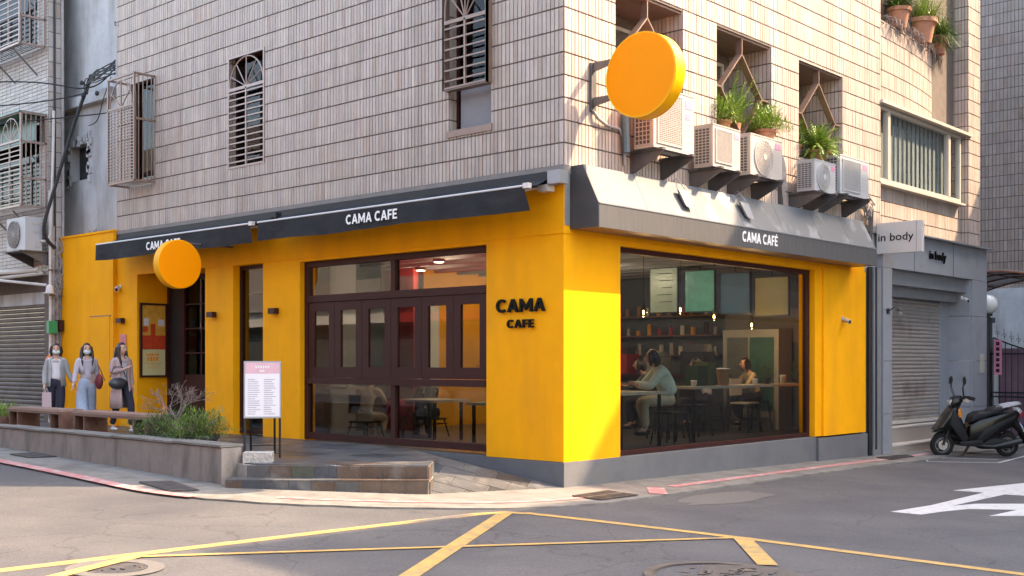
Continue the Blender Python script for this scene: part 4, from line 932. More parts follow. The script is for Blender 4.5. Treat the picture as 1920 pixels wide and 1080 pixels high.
# ------------------------------------------------------------------ terrace, ramp, steps
TZ=.38
dS=Vector((.654,-.756)); nS=Vector((.756,.654))
E0=Vector((-3.09,2.31)); E1=Vector((-1.79,.57)); L0=Vector((-3.42,2.26)); L1=Vector((-1.88,.46))
E2=Vector((-.92,1.33)); E0b=Vector((-3.02,3.0))
m=MB(); top=[E0,E1,E2,Vector((-.03,2.9)),Vector((-.03,13.0)),Vector((-3.0,13.0)),E0b]
m.add([(p.x,p.y,TZ-.012) for p in top],[tuple(range(len(top)))]); m.add([(p.x,p.y,TZ-.012) for p in top]+[(p.x,p.y,-.2) for p in top],[(i,(i+1)%7,7+(i+1)%7,7+i) for i in range(7)])
o=struct('terrace',m,m_grout)
def inpoly(p,poly):
    c=False;n=len(poly)
    for i in range(n):
        a=poly[i];b=poly[(i+1)%n]
        if (a[1]>p[1])!=(b[1]>p[1]) and p[0]<(b[0]-a[0])*(p[1]-a[1])/(b[1]-a[1])+a[0]: c=not c
    return c
def clip(poly,cl):
    out=[Vector(p) for p in poly]; n=len(cl)
    ar=sum(cl[i][0]*cl[(i+1)%n][1]-cl[(i+1)%n][0]*cl[i][1] for i in range(n)); sg=1 if ar>0 else -1
    for i in range(n):
        a=Vector(cl[i]);b=Vector(cl[(i+1)%n]); e=b-a; inp=out; out=[]
        if not inp: return []
        f=lambda p:sg*(e.x*(p.y-a.y)-e.y*(p.x-a.x))
        for j in range(len(inp)):
            p=inp[j];q=inp[(j+1)%len(inp)]; fp,fq=f(p),f(q)
            if fp>=0: out.append(p)
            if (fp>=0)!=(fq>=0): out.append(p.lerp(q,fp/(fp-fq)))
    return out
def pave(poly,fz,parent,ang,tw,tl,mats,limit,gap=.012,th=.012):
    c,s_=math.cos(ang),math.sin(ang); xs=[p[0] for p in poly]; ys=[p[1] for p in poly]; cnt=0
    for i in range(-30,30):
        for j in range(-40,40):
            o_=(i%2)*tl*.5; a=i*tw; b=j*tl+o_
            q=[(a+gap/2,b+gap/2),(a+tw-gap/2,b+gap/2),(a+tw-gap/2,b+tl-gap/2),(a+gap/2,b+tl-gap/2)]
            q=[Vector((c*x-s_*y-1.5,s_*x+c*y+3)) for x,y in q]; r=clip(q,poly)
            if len(r)<3: continue
            ar=abs(sum(r[k].x*r[(k+1)%len(r)].y-r[(k+1)%len(r)].x*r[k].y for k in range(len(r))))/2
            if ar<.004: continue
            h=R.uniform(-.0015,.002); n=len(r); m=MB(); m.add([(p.x,p.y,fz(p)+h) for p in r]+[(p.x,p.y,fz(p)-th) for p in r],[tuple(range(n)),tuple(range(2*n-1,n-1,-1))]+[(k,n+k,n+(k+1)%n,(k+1)%n) for k in range(n)])
            ob=m.build('paving_slab',R.choice(mats),parent); cnt+=1
    return cnt
TM=[m_slate[3],m_slate[0],m_slate[5],m_slate[3],m_slate[3],m_slate[1]]
pave([E0,E1,E2,(E2.x,7.2),(-3.0,7.2),E0b],lambda p:TZ,o,0,.45,.6,TM,300)
pave([E2,(-.04,2.9),(-.04,7.2),(E2.x,7.2)],lambda p:TZ,o,0,.45,.6,TM,300)
pave([(-3.0,7.2),(-.04,7.2),(-.04,13.0),(-3.0,13.0)],lambda p:TZ,o,0,.6,.8,TM,300)
# ramp plane through A(-.03,2.9,.38) E2(.38) and lower edge
N1=L1+nS*.02; N2=Vector((-.02,-.03)); A=Vector((-.03,2.9))
def tri_z(P,Z):
    a,b,c=P; den=(b.y-c.y)*(a.x-c.x)+(c.x-b.x)*(a.y-c.y)
    def f(p):
        u=((b.y-c.y)*(p.x-c.x)+(c.x-b.x)*(p.y-c.y))/den; v=((c.y-a.y)*(p.x-c.x)+(a.x-c.x)*(p.y-c.y))/den
        return u*Z[0]+v*Z[1]+(1-u-v)*Z[2]
    return f
tris=[([N1,N2,E2],[gz(*N1)+.02,gz(*N2)+.02,TZ]),([E2,N2,A],[TZ,gz(*N2)+.02,TZ])]
m=MB()
for P,Z in tris: m.add([(p.x,p.y,z-.012) for p,z in zip(P,Z)],[(0,1,2)])
ro=struct('ramp',m,m_grout)
for P,Z in tris: pave(P,tri_z(P,Z),ro,.55,.30,.42,[m_slate[3],m_slate[3],m_slate[0],m_slate[5]],200,gap=.012,th=.02)
# steps
st=struct('steps',MB().hexa([(L0.x,L0.y,-.1),(L1.x,L1.y,-.1),(L1.x+nS.x*.6,L1.y+nS.y*.6,-.1),(L0.x+nS.x*.6,L0.y+nS.y*.6,-.1),(L0.x,L0.y,.205),(L1.x,L1.y,.205),(L1.x+nS.x*.6,L1.y+nS.y*.6,.205),(L0.x+nS.x*.6,L0.y+nS.y*.6,.205)]),m_grout)
def riser(a,b,z0,z1,k0,order,w_=.27,zt=None):
    L=(b-a).length; d=(b-a).normalized(); out=Vector((d.y,-d.x)); s=0;i=0
    cuts=[0]+[k0+w_*k for k in range(int((L-k0)/w_)+1)]+[L]
    cuts=[c for j,c in enumerate(cuts) if j==0 or c-cuts[j-1]>.03 or c==L]
    for u,v in zip(cuts,cuts[1:]):
        if v-u<.04: continue
        p=a+d*(u+.004); q=a+d*(v-.004); t=.012+R.uniform(-.002,.003); zb0=z0(p);zb1=z0(q)
        MB().hexa([(p.x,p.y,zb0),(q.x,q.y,zb1),(q.x+out.x*t,q.y+out.y*t,zb1),(p.x+out.x*t,p.y+out.y*t,zb0),(p.x,p.y,z1),(q.x,q.y,z1),(q.x+out.x*t,q.y+out.y*t,z1),(p.x+out.x*t,p.y+out.y*t,z1)]).build('tile',m_slate[order[i%len(order)]],st); i+=1
riser(L0,L1,lambda p:gz(p.x,p.y)+.02,.205,.20,[1,0,0,0,1,3,4,4,4])
riser(E0,E1,lambda p:.225,TZ-.014,.0,[3,1,2,0,4,1,1,1],.272)
riser(L1,L1+nS*1.0,lambda p:.03,.205,0,[1,0,1],.3); riser(E1,E1+nS*1.1,lambda p:.1,TZ-.014,0,[1,3,0],.3)
for k in range(9):
    a=L0+(L1-L0)*k/9; b=L0+(L1-L0)*(k+1)/9; g=.003; d=(L1-L0).normalized()
    p=a+d*g-nS*.012;q=b-d*g-nS*.012; w_=.33
    MB().hexa([(p.x,p.y,.207),(q.x,q.y,.207),(q.x+nS.x*w_,q.y+nS.y*w_,.207),(p.x+nS.x*w_,p.y+nS.y*w_,.207),(p.x,p.y,.224),(q.x,q.y,.224),(q.x+nS.x*w_,q.y+nS.y*w_,.224),(p.x+nS.x*w_,p.y+nS.y*w_,.224)]).build('tread_tile',m_slate[3] if k<5 else m_slate[1],st)
# low concrete wall
lw=thing('low_concrete_wall','low weathered concrete wall along the pavement in front of the benches','wall',(-3.2,6,0))
m=MB(); ys=[2.55,3.6,5.1,6.8,8.6,10.5,13.5,20,30]
for a,b in zip(ys,ys[1:]):
    m.hexa([(-3.28,a+.004,gz(-3.3,a)-.1),(-3.0,a+.004,gz(-3.3,a)-.1),(-3.0,b,gz(-3.3,b)-.1),(-3.28,b,gz(-3.3,b)-.1),(-3.28,a+.004,.565),(-3.0,a+.004,.565),(-3.0,b,.565+.008*(b-a)/4),(-3.28,b,.565+.008*(b-a)/4)])
m.build('wall_body',m_oldc,lw)
m=MB()
for a,b in zip(ys,ys[1:]): m.hexa([(-3.30,a,.573),(-2.98,a,.573),(-2.98,b-.004,.581),(-3.30,b-.004,.581),(-3.30,a,.60),(-2.98,a,.60),(-2.98,b-.004,.608),(-3.30,b-.004,.608)])
m.build('coping',m_mint,lw)
cb=MB().hexa([(-3.04,2.47,.2),(-2.80,2.22,.2),(-2.62,2.42,.2),(-2.86,2.68,.2),(-3.04,2.47,.50),(-2.80,2.22,.50),(-2.62,2.42,.50),(-2.86,2.68,.50)]).build('rough_kerb_block',M('rough_render',(.42,.39,.36),.95,var=.3,vs=30,bump=1,bs=35)); tag(cb,'rough grey stone block beside the end of the low wall at the steps','block')
# ------------------------------------------------------------------ benches
def bench(y0,y1,x0,x1,label):
    t=thing('bench',label,'bench',((x0+x1)/2,(y0+y1)/2,TZ),'dark wooden benches behind the low wall'); zt=.835
    for k in range(3): a=x0+(x1-x0)*k/3; MB().box((a+.003,y0,zt-.035),(a+(x1-x0)/3-.003,y1,zt)).build('seat_plank',m_woodt,t)
    MB().box((x0,y0-.05,zt-.075),(x0+.04,y1+.05,zt-.036)).build('apron',m_wood,t)
    for a,b in ((y0,y0+.34),(y1-.34,y1)):
        MB().box((x0+.01,a,TZ),(x1-.01,a+.035,zt-.036)).build('side_panel',m_wood,t); MB().box((x0+.01,b-.035,TZ),(x1-.01,b,zt-.036)).build('side_panel',m_wood,t); MB().box((x1-.05,a+.035,TZ),(x1-.02,b-.035,zt-.036)).build('back_panel',m_wood,t)
bench(8.2,10.0,-2.50,-2.10,'dark wooden bench at the left behind the low wall'); bench(5.65,7.75,-2.50,-2.10,'dark wooden bench nearer the bushes behind the low wall')
# ------------------------------------------------------------------ planters on the terrace
bush('rosemary_bush',(-2.55,5.05,.60),(.50,.34,.32),2600,'low feathery green bush left of the dry shrub at the wall end','bush',GD,(m_potd,.22,.22),.035,twigs=30)
bush('rosemary_bush',(-2.55,4.15,.62),(.52,.36,.34),3000,'fuller bright green bush right of the dry shrub at the wall end','bush',[m_leaf[0],m_leaf[4],m_leaf[1]],(m_potd,.24,.24),.035,twigs=36)
t=thing('dry_shrub','bare pale branching shrub rising between the two green bushes','shrub',(-2.4,4.75,.5)); m=MB()
def branch(p,d,L,r,dep):
    q=p+d*L; mid=(p+q)/2+Vector((R.uniform(-1,1),R.uniform(-1,1),0))*L*.08; m.tube([p,mid,q],[r,r*.85,r*.7],5,cap=False)
    if dep==0: return
    for k in range(R.choice((2,3))): branch(q,(d+Vector((R.gauss(0,.5),R.gauss(0,.5),R.gauss(.05,.3)))).normalized(),L*R.uniform(.62,.85),r*.66,dep-1)
for k in range(4): branch(Vector((-2.55+R.uniform(-.04,.04),4.75+R.uniform(-.05,.05),.62)),Vector((R.gauss(0,.2),R.gauss(0,.3),1)).normalized(),.23,.012,5)
m.build('branches',m_twig,t); MB().tube([(-2.42,4.70,.4),(-2.42,4.70,1.0)],.022,8).build('stake',m_blackm,t)
t=thing('planter_grass','wispy light green grasses in a long planter at the far left','plant',(-2.6,12.3,.5)); m=MB()
for i in range(3600): blade(m,(-2.35+R.gauss(0,.17),R.uniform(10.25,13.6),.64+R.uniform(0,.16)),rdir(.0,1.1),R.uniform(.08,.28)*(1.5 if R.random()<.15 else 1),.012,R.uniform(.2,2.0),mi=R.choice((0,1,2)))
m.build('foliage',[m_leaf[0],m_leaf[1],m_leaf[3]],t,kind='stuff'); MB().box((-2.6,10.15,TZ),(-2.1,13.7,.66)).build('planter_box',m_wood,t)
t=thing('leaning_twigs','reddish twigs behind the left bush','twigs',(-2.0,5.6,.5)); m=MB()
for k in range(5): 
    a=R.uniform(-.3,.3); m.tube([(-1.9,5.8,.4),(-1.95+a*.3,5.9+a*.5,.75),(-2.0+a*.6,6.0+a,.98+R.uniform(-.1,.05))],[.014,.012,.006],5)
m.build('stems',m_pot,t)
# ------------------------------------------------------------------ menu easel
ez=thing('menu_stand','black easel with a pink-topped white menu at the top of the steps','menu stand',(-2.2,3.1,TZ))
P0=Vector((-2.66,2.98,0)); P1=Vector((-2.31,2.725,0)); dr=(P1-P0).normalized(); bk=Vector((-dr.y,dr.x,0)).normalized()
if bk.y<0: bk=-bk
def ep(u,v): # u along width (0..1) v height; leans back
    p=P0.lerp(P1,u)+bk*(v*.13); return Vector((p.x,p.y,TZ+v))
b=MB()
for u in (0,1): b.bar(ep(u,0),ep(u,1.20),.022); 
b.build('front_leg',m_blackm,ez)
b=MB()
for u in (.15,.85): q=P0.lerp(P1,u)+bk*.62; b.bar((q.x,q.y,TZ),ep(u,1.05),.02)
b.bar(P0.lerp(P1,.15)+bk*.55+Vector((0,0,TZ+.12)),P0.lerp(P1,.85)+bk*.55+Vector((0,0,TZ+.12)),.012); b.build('back_leg',m_blackm,ez)
def panel(u0,u1,v0,v1,f0,f1,mb): 
    o0=-bk*f0; o1=-bk*f1; mb.hexa([ep(u0,v0)+o0,ep(u1,v0)+o0,ep(u1,v0)+o1,ep(u0,v0)+o1,ep(u0,v1)+o0,ep(u1,v1)+o0,ep(u1,v1)+o1,ep(u0,v1)+o1])
b=MB(); panel(-.03,1.03,.50,1.22,.0,.02,b); b.build('board_frame',m_grey,ez); b=MB(); panel(.01,.99,.52,1.06,.02,.026,b); b.build('menu_sheet',m_paper,ez)
b=MB(); panel(.01,.99,1.06,1.20,.02,.0265,b); b.build('menu_header',m_paperpk,ez)
b=MB()
for c_ in (.08,.54):
    for k in range(17): v=.55+k*.027; panel(c_,c_+R.uniform(.2,.36),v,v+.009,.026,.0275,b)
b.build('menu_print',m_lines,ez,kind='stuff'); b=MB()
for k in range(6): panel(.3+k*.07,.34+k*.07,1.13,1.16,.0265,.028,b)
for k in range(3): panel(.42+k*.05,.455+k*.05,1.08,1.11,.0265,.028,b)
b.build('header_print',m_paper,ez)
# ------------------------------------------------------------------ white-tiled building at the left
lb=thing('white_tiled_building','old white tiled building with barred windows and brown shutter at the left edge','building',(0,13.1,0))
LB=[(13.5,17.5,4.75,6.6),(13.6,17.6,7.95,9.9)]
m=wallX(-.30,0,13.12,30,3.0,13,LB); m.box((-.30,13.12,-.2),(0,13.3,3.0)); m.build('wall',m_mort,lb)
q=tiles(13.12,20,3.3,10.2,LB,pu=.20,pz=.075,zph=4,ju=.010,jz=.011); m=tilemesh(q,lambda u,w_,z:(-.30-w_,u,z),th=.006)
tilemesh(tiles(-.30,0,.3,10.2,[],pu=.15,pz=.30,zph=4,ju=.012,jz=.016,uph=0),lambda u,w_,z:(u,13.12-w_,z),m,th=.006); m.build('small_tiles',m_wtile,lb,tone=True,kind='stuff')
m=MB(); m.box((-.28,13.3,2.75),(-.1,19,3.5)); m.build('lintel',m_wallg,lb)
for i in range(29): 
    z=.25+i*.09; b=MB(); b.add([(-.22,13.3,z),(-.22,18,z),(-.245,18,z+.03),(-.245,13.3,z+.03),(-.25,18,z+.06),(-.25,13.3,z+.06),(-.215,18,z+.088),(-.215,13.3,z+.088)],[(0,1,2,3),(3,2,4,5),(5,4,6,7)]); b.build('shutter_slat',m_shutb,lb)
def cage(y0,y1,z0,z1,green):
    xo=-.82; q=MB().box((-.05,y0+.05,z0),(-.03,y1,z1)).build('barred_window',m_intd,lb); MB().box((-.12,y0+.05,z0),(-.115,y1,z1)).build('pane',m_glass3,q)
    g=MB()
    for a,b in (((xo,y0,z0),(xo,y1,z0)),((xo,y0,z1),(xo,y1,z1)),((xo,y0,z0),(xo,y0,z1)),((xo,y0,z0),(-.3,y0,z0)),((xo,y0,z1),(-.3,y0,z1)),((-.32,y0,z0),(-.32,y0,z1)),((xo,y0,(z0+z1)/2+.35),(-.3,y0,(z0+z1)/2+.35)),((xo,y0,z0+.55),(-.3,y0,z0+.55)),((xo,y0,z1-.55),(xo,y1,z1-.55))): g.bar(a,b,.04)
    for i in range(1,5): g.bar((xo+i*.1,y0,z0),(xo+i*.1,y0,z1),.018)
    yy=y0+.5
    while yy<y1: g.bar((xo,yy,z0),(xo,yy,z1-.55),.025); yy+=.5
    for i in range(13): z=z0+.06+i*(z1-z0-.62)/13; g.bar((xo,y0,z),(xo,y1,z),.02)
    for c_ in (y0+.45,y0+1.35,y0+2.25):
        for k in range(8): f=lambda k:(xo,c_+.4*math.cos(math.pi*k/8),z1-.55+.48*math.sin(math.pi*k/8)); g.bar(f(k),f(k+1),.018)
        for an in (.5,1.05,1.57,2.1,2.6): g.bar((xo,c_,z1-.55),(xo,c_+.4*math.cos(an),z1-.55+.48*math.sin(an)),.014)
    for i in range(1,9): g.bar((xo+i*.06,y0,z0),(xo+i*.06,y1,z0),.012)
    g.build('cage',m_grillew,q)
    if green: MB().box((-.5,y0+.08,z1-.5),(-.48,y1,z1-.02)).build('green_film',m_greenw,q); MB().box((xo-.05,y0-.02,z1),(-.3,y1,z1+.03)).build('cage_roof',m_greenw,q)
cage(13.2,17.3,4.68,6.52,True); cage(13.25,17.3,7.9,9.9,False)
m=MB()
for y in (13.6,14.6,15.6):
    for z in (4.6,7.85): m.bar((-.8,y,z),(-.3,y,z-.45),.025)
m.build('cage_stay',m_brk,lb)
# its air conditioner
t=thing('air_conditioner','white air conditioner on a bracket above the broken awning at the far left','air conditioner',(-.6,13.45,3.77))
MB().box((-.80,13.06,3.79),(-.46,13.88,4.45)).build('casing',m_acg,t)
b=MB(); cc=(-.81,13.55,4.12); b.disc(cc,'x',.27,.012,32); b.build('fan_recess',m_acd,t); g=MB()
for k in range(9): q=.27*(k+1)/9; g.tube([(-.822,cc[1]+q*math.cos(6.2832*i/24),cc[2]+q*math.sin(6.2832*i/24)) for i in range(25)],.004,4,cap=False)
for k in range(16): a=6.2832*k/16; g.tube([(-.823,cc[1],cc[2]),(-.823,cc[1]+.27*math.cos(a),cc[2]+.27*math.sin(a))],.003,4)
g.build('fan_grille',m_acgr,t); b=MB(); b.box((-.66,13.052,4.30),(-.50,13.06,4.34)); b.box((-.64,13.052,4.14),(-.53,13.06,4.18)); b.build('side_slots',m_acgr,t); MB().box((-.60,13.05,3.85),(-.5,13.06,3.98)).build('valve_cover',m_acg,t)
b=MB(); b.prism([(-.30,3.5),(-.30,3.78),(-.92,3.78)],1,13.10,13.13); b.prism([(-.30,3.5),(-.30,3.78),(-.92,3.78)],1,13.75,13.78); b.box((-.92,13.05,3.765),(-.3,13.9,3.785)); b.build('bracket',m_brk,t)
b=MB(); b.tube([tuple(p) for p in smooth([(-.50,13.04,3.98),(-.40,13.0,4.0),(-.33,12.98,4.15),(-.31,12.98,4.6),(-.27,13.0,5.6),(-.25,13.0,6.6)],5)],.028,8); b.build('insulated_pipe',m_pipew,t,smooth=True)
# broken awning over the shutter
t=thing('broken_awning','rolled and broken beige awning with a pipe arm above the brown shutter','awning',(-.7,14,3.3)); b=MB(); b.tube([(-.45,13.2,3.42),(-.62,13.8,3.40),(-.66,14.5,3.43),(-.7,18,3.4)],.06,10); b.tube([(-.40,13.15,3.35),(-.9,13.9,3.27),(-.9,18,3.25)],.035,8); b.build('rolled_cloth',m_winalu,t,smooth=True); b=MB(); b.tube([(-.32,13.15,3.12),(-.95,13.9,3.22),(-1.0,14.0,3.3)],.03,8); b.build('arm',m_pipew,t,smooth=True)
MB().hexa([(-.3,13.2,3.40),(-.3,18,3.40),(-1.0,18,3.33),(-1.0,13.95,3.33),(-.3,13.2,3.42),(-.3,18,3.42),(-1.0,18,3.35),(-1.0,13.95,3.35)]).build('top_sheet',m_poly,t)
# ------------------------------------------------------------------ weathered rear wall between the two buildings
rw=thing('weathered_rear_wall','bare grey weathered wall rising between the tiled buildings above the yellow block','building',(.35,12,4))
m=wallX(.35,.6,10.98,17,4.05,13,[(12.75,13.5,5.29,6.02)]); m.build('wall',m_wallg,rw)
MB().box((.2,11.6,6.75),(.35,14,6.95)).build('ledge',m_wallg,rw); MB().box((.55,12.7,5.2),(.59,13.6,6.1)).build('window_pane',m_intd,rw)
b=MB(); 
for (u0,u1,z0,z1) in ((12.62,12.75,5.2,6.05),(13.5,13.6,5.2,6.05),(12.6,13.6,6.02,6.18)):
    for k in range(9): a=u0+(u1-u0)*R.random(); z=z0+(z1-z0)*R.random(); b.box((.31,a-.05,z-.07),(.35,a+.05,z+.07))
b.build('broken_surround',m_wallg,rw)
m=MB(); 
for i in range(120): blade(m,(.2+R.uniform(-.1,.1),11.9+R.uniform(0,.7),4.09),rdir(.1,1),R.uniform(.06,.18),.03,.8,mi=R.choice((0,1)))
tag(m.build('weeds',[m_leaf[0],m_leaf[2]]),'small green weeds growing on top of the yellow side block','plant')
# ------------------------------------------------------------------ conduits and utility clutter
t=thing('utility_conduits','grey bundle of conduits and pipes on the corner beside the yellow side block','pipes',(-.2,13.0,2))
for (x_,y_,r_,z0,z1,mt) in ((-.26,13.03,.045,.35,4.3,m_pipe),(-.17,13.04,.035,.35,4.0,m_pipe),(-.10,13.05,.05,.5,3.7,m_brk),(-.33,13.0,.03,.35,5.0,m_pipew),(-.04,13.06,.03,.4,9,m_pipe),(-.21,13.06,.02,.4,9,m_cable)):
    b=MB(); b.tube([(x_,y_,z0),(x_+.01,y_,(z0+z1)/2),(x_,y_,z1)],r_,8); b.build('conduit',mt,t,smooth=True)
b=MB()
for i in range(26):
    z=R.uniform(2.6,4.1); b.tube([(-.3+R.uniform(0,.3),13.0,z),(-.25+R.uniform(-.1,.2),12.93,z-.2),(-.2+R.uniform(-.1,.15),12.98,z-R.uniform(.2,.6))],.008,4)
b.build('loose_wires',m_pipe,t)
for z in (3.4,2.9,2.3,1.6): MB().box((-.36,12.96,z),(0,13.02,z+.03)).build('clamp',m_brk,t)
tag(MB().box((-.40,12.9,2.15),(-.22,13.0,2.40)).build('green_box',M('green_plastic',(.02,.25,.10),.4)),'small bright green box fixed to the grey conduits','box')
tag(MB().loft([(-.36,12.92,1.52,.04,.04),(-.36,12.92,1.58,.085,.085),(-.36,12.92,1.66,.09,.09),(-.36,12.92,1.72,.03,.03)],14).build('orange_float',M('orange_plastic',(.75,.18,.02),.4),smooth=True),'small orange float hanging from the grey conduits','float')
tag(MB().loft([(-.40,12.9,2.93,.12,.08),(-.40,12.9,2.95,.13,.09),(-.38,12.9,2.97,.08,.07),(-.38,12.9,3.08,.07,.06),(-.38,12.9,3.12,.03,.03)],16).build('hanging_helmet',m_signw,smooth=True),'white helmet hanging at the top of the shutter beside the conduits','helmet')
tag(MB().box((-.2,12.88,2.2),(-.1,13.04,2.42)).build('meter_box',m_brown),'small dark brown lamp box at the left edge of the yellow block','wall lamp')
# overhead cables
def cable(pts,r,name,label):
    tag(MB().tube([tuple(p) for p in smooth(pts,6)],r,6).build(name,m_cable,smooth=True),label,'cable')
cable([(-.25,12.95,3.85),(-.5,12.9,4.2),(-.35,12.7,5.1),(-.15,12.4,6.2),(-.02,12.1,6.95)],.035,'black_cable','thick black cable running down the corner of the white tiled building')
cable([(-2.5,18,7.5),(-.8,13.4,7.15),(-.02,12.1,6.95),(-.02,11.0,7.15)],.014,'overhead_cable','upper thin overhead cable crossing to the tiled facade at left')
cable([(-2.5,18,6.85),(-.8,13.4,6.7),(-.02,12.1,6.85)],.013,'overhead_cable','middle thin overhead cable ending at the cable joint at left')
cable([(-2.5,18,6.4),(-.8,13.4,6.35),(-.02,11.9,6.4),(-.03,11.3,6.35)],.012,'overhead_cable','lowest thin overhead cable at the left edge')
cable([(1.0,12.6,9.0),(.3,11.6,8.2),(-.02,10.9,7.95)],.009,'overhead_cable','thin cable sagging high across the grey weathered wall')
t=thing('cable_joint','black knot of spliced cables fixed where the overhead cables meet the facade','cables',(-.02,11.8,6.9)); m=MB()
for i in range(14):
    a=R.uniform(-.08,.08); m.tube([tuple(p) for p in smooth([(-.02,12.15+a,6.9+a),(-.1,11.9+a,7.05+R.uniform(-.12,.1)),(-.12,11.5,7.1+R.uniform(-.15,.1)),(-.03,10.98,7.25+R.uniform(-.25,.1))],3)],.012,5)
for (y_,z_) in ((12.15,7.05),(11.7,7.08),(11.55,6.75),(12.1,6.8)): m.ell((-.1,y_,z_),(.04,.05,.05),8,5)
m.tube([tuple(p) for p in smooth([(-.05,11.1,7.0),(-.1,11.3,6.6),(-.06,11.6,6.25),(-.03,12.0,6.2)],4)],.010,5)
m.build('cables',m_cable,t)
# ------------------------------------------------------------------ far right: grey tiled building, gate, canopy
gb=thing('grey_tiled_building','tall grey tiled building beyond the gate at the right edge','building',(21.5,3,0))
MB().box((21.5,-14,-1),(30,14,14)).build('wall',m_mort,gb)
m=tilemesh(tiles(-3,6,3.6,13.5,[],pu=.10,pz=.30),lambda u,w_,z:(21.5-w_,u,z)); m.build('facade_tiles',m_gtile,gb,tone=True,kind='stuff')
MB().box((21.3,-6,-.6),(21.5,6,3.6)).build('ground_floor_wall',m_wallg,gb)
bw=MB(); bw.box((14.3,.6,-.4),(14.5,3.2,4.0)); bw.build('return_wall',m_wallg,sh)
gt=thing('iron_gate','black ornamental iron gate under the curved canopy at the right edge','gate',(17,.5,0)); GX=16.4; gz0=-.25
b=MB(); b.box((GX-.1,.55,gz0),(GX+.1,.85,2.55)); b.box((GX-.14,.50,2.5),(GX+.14,.9,2.62)); b.build('post',m_blackm,gt)
for k in range(24): 
    y=.5-k*.14; zt=2.15-.35*math.sin(min(1,k/9)*1.57); MB().tube([(GX,y,gz0),(GX,y,zt)],.011,6).build('bar',m_blackm,gt)
m=MB(); 
for z in (0.1,.75,.85,1.75): m.box((GX-.02,-3,z),(GX+.02,.55,z+.035))
m.tube([(GX,.5-k*.14,2.15-.35*math.sin(min(1,k/9)*1.57)) for k in range(24)],.018,6); m.build('rail',m_blackm,gt)
m=MB()
for k in range(20):
    y=.4-k*.16; z=2.25-.3*math.sin(min(1,k/8)*1.57)
    m.tube([(GX,y+.06*math.cos(a*.6)*(1-a/14),z+.06*math.sin(a*.6)*(1-a/14)) for a in range(12)],.006,4,cap=False); m.tube([(GX,y,z-.1),(GX,y+.02,z+.16)],.006,4)
    m.tube([(GX,y+.05*math.cos(a*.7),.81+.04*math.sin(a*.7)) for a in range(10)],.006,4,cap=False)
m.build('scrollwork',m_blackm,gt)
MB().box((GX+.35,-3,gz0),(GX+.4,.5,1.9)).build('backing_sheet',M('mauve_sheet',(.20,.11,.15),.5,var=.2,vs=2),gt)
n_=thing('pink_strip_notice','narrow pink strip notice fixed beside the iron gate','notice',(GX-.05,.45,1.8)); MB().box((GX-.13,.26,1.28),(GX-.11,.44,2.1)).build('sheet',m_pink,n_); m=MB()
for k in range(6): m.box((GX-.133,.31,1.34+k*.125),(GX-.131,.39,1.42+k*.125))
m.build('print',m_brown,n_)
tag(MB().box((GX-.13,.60,1.9),(GX-.11,.76,2.05)).build('blue_plate',m_plate),'small pale blue plate on the black gate post','plate')
gl=thing('globe_lamp','white globe lamp beside the grey shop front','lamp',(14.9,.35,3)); 
b=MB(); b.ell((14.98,.12,2.86),(.22,.22,.22),20,12); b.build('globe',m_globe,gl,smooth=True); b=MB(); b.tube([(14.98,.12,-.3),(14.98,.12,2.62)],.05,10); b.disc((14.98,.12,2.63),'z',.1,.05,16); b.build('pole',m_blackm,gl)
ca=thing('curved_canopy','brown framed curved translucent canopy over the gate at the right edge','canopy',(16.5,.3,3.4))
m=MB(); f=MB(); N_=14
arc=lambda k:(1.9-3.6*k/N_, 3.02+.62*math.sin(math.pi*(k+1.5)/(N_+3)))
for k in range(N_):
    (ya,za),(yb,zb)=arc(k),arc(k+1); m.hexa([(15.2,ya,za),(18.4,ya,za),(18.4,yb,zb),(15.2,yb,zb),(15.2,ya,za+.012),(18.4,ya,za+.012),(18.4,yb,zb+.012),(15.2,yb,zb+.012)])
m.build('sheet',m_poly,ca)
for xx in (15.2,16.2,17.2,18.4): f.tube([(xx,arc(k)[0],arc(k)[1]-.03) for k in range(N_+1)],.022,6)
for k in range(0,N_+1,3): f.tube([(15.2,arc(k)[0],arc(k)[1]-.03),(18.4,arc(k)[0],arc(k)[1]-.03)],.016,6)
f.build('frame',m_rust,ca)
# ------------------------------------------------------------------ people
def skin_mesh(verts,edges,rad,sub=1,root=0):
    me=bpy.data.meshes.new('s'); me.from_pydata(verts,edges,[]); ob=bpy.data.objects.new('s',me); COL.objects.link(ob)
    md=ob.modifiers.new('s','SKIN'); 
    sv=me.skin_vertices[0].data
    for i,r in enumerate(rad): sv[i].radius=(r,r) if not isinstance(r,tuple) else r
    sv[root].use_root=True; md.use_smooth_shade=True
    if sub: sd=ob.modifiers.new('u','SUBSURF'); sd.levels=sub; sd.render_levels=sub
    dg=bpy.context.evaluated_depsgraph_get(); dg.update(); out=bpy.data.meshes.new_from_object(ob.evaluated_get(dg)); bpy.data.objects.remove(ob); return out
def obm(name,me,mat,parent):
    me.materials.clear(); me.materials.append(mat); me.name=name; me.polygons.foreach_set('use_smooth',[True]*len(me.polygons)); o=bpy.data.objects.new(name,me); COL.objects.link(o); o.parent=parent; o['_o']=(0,0,0); return o
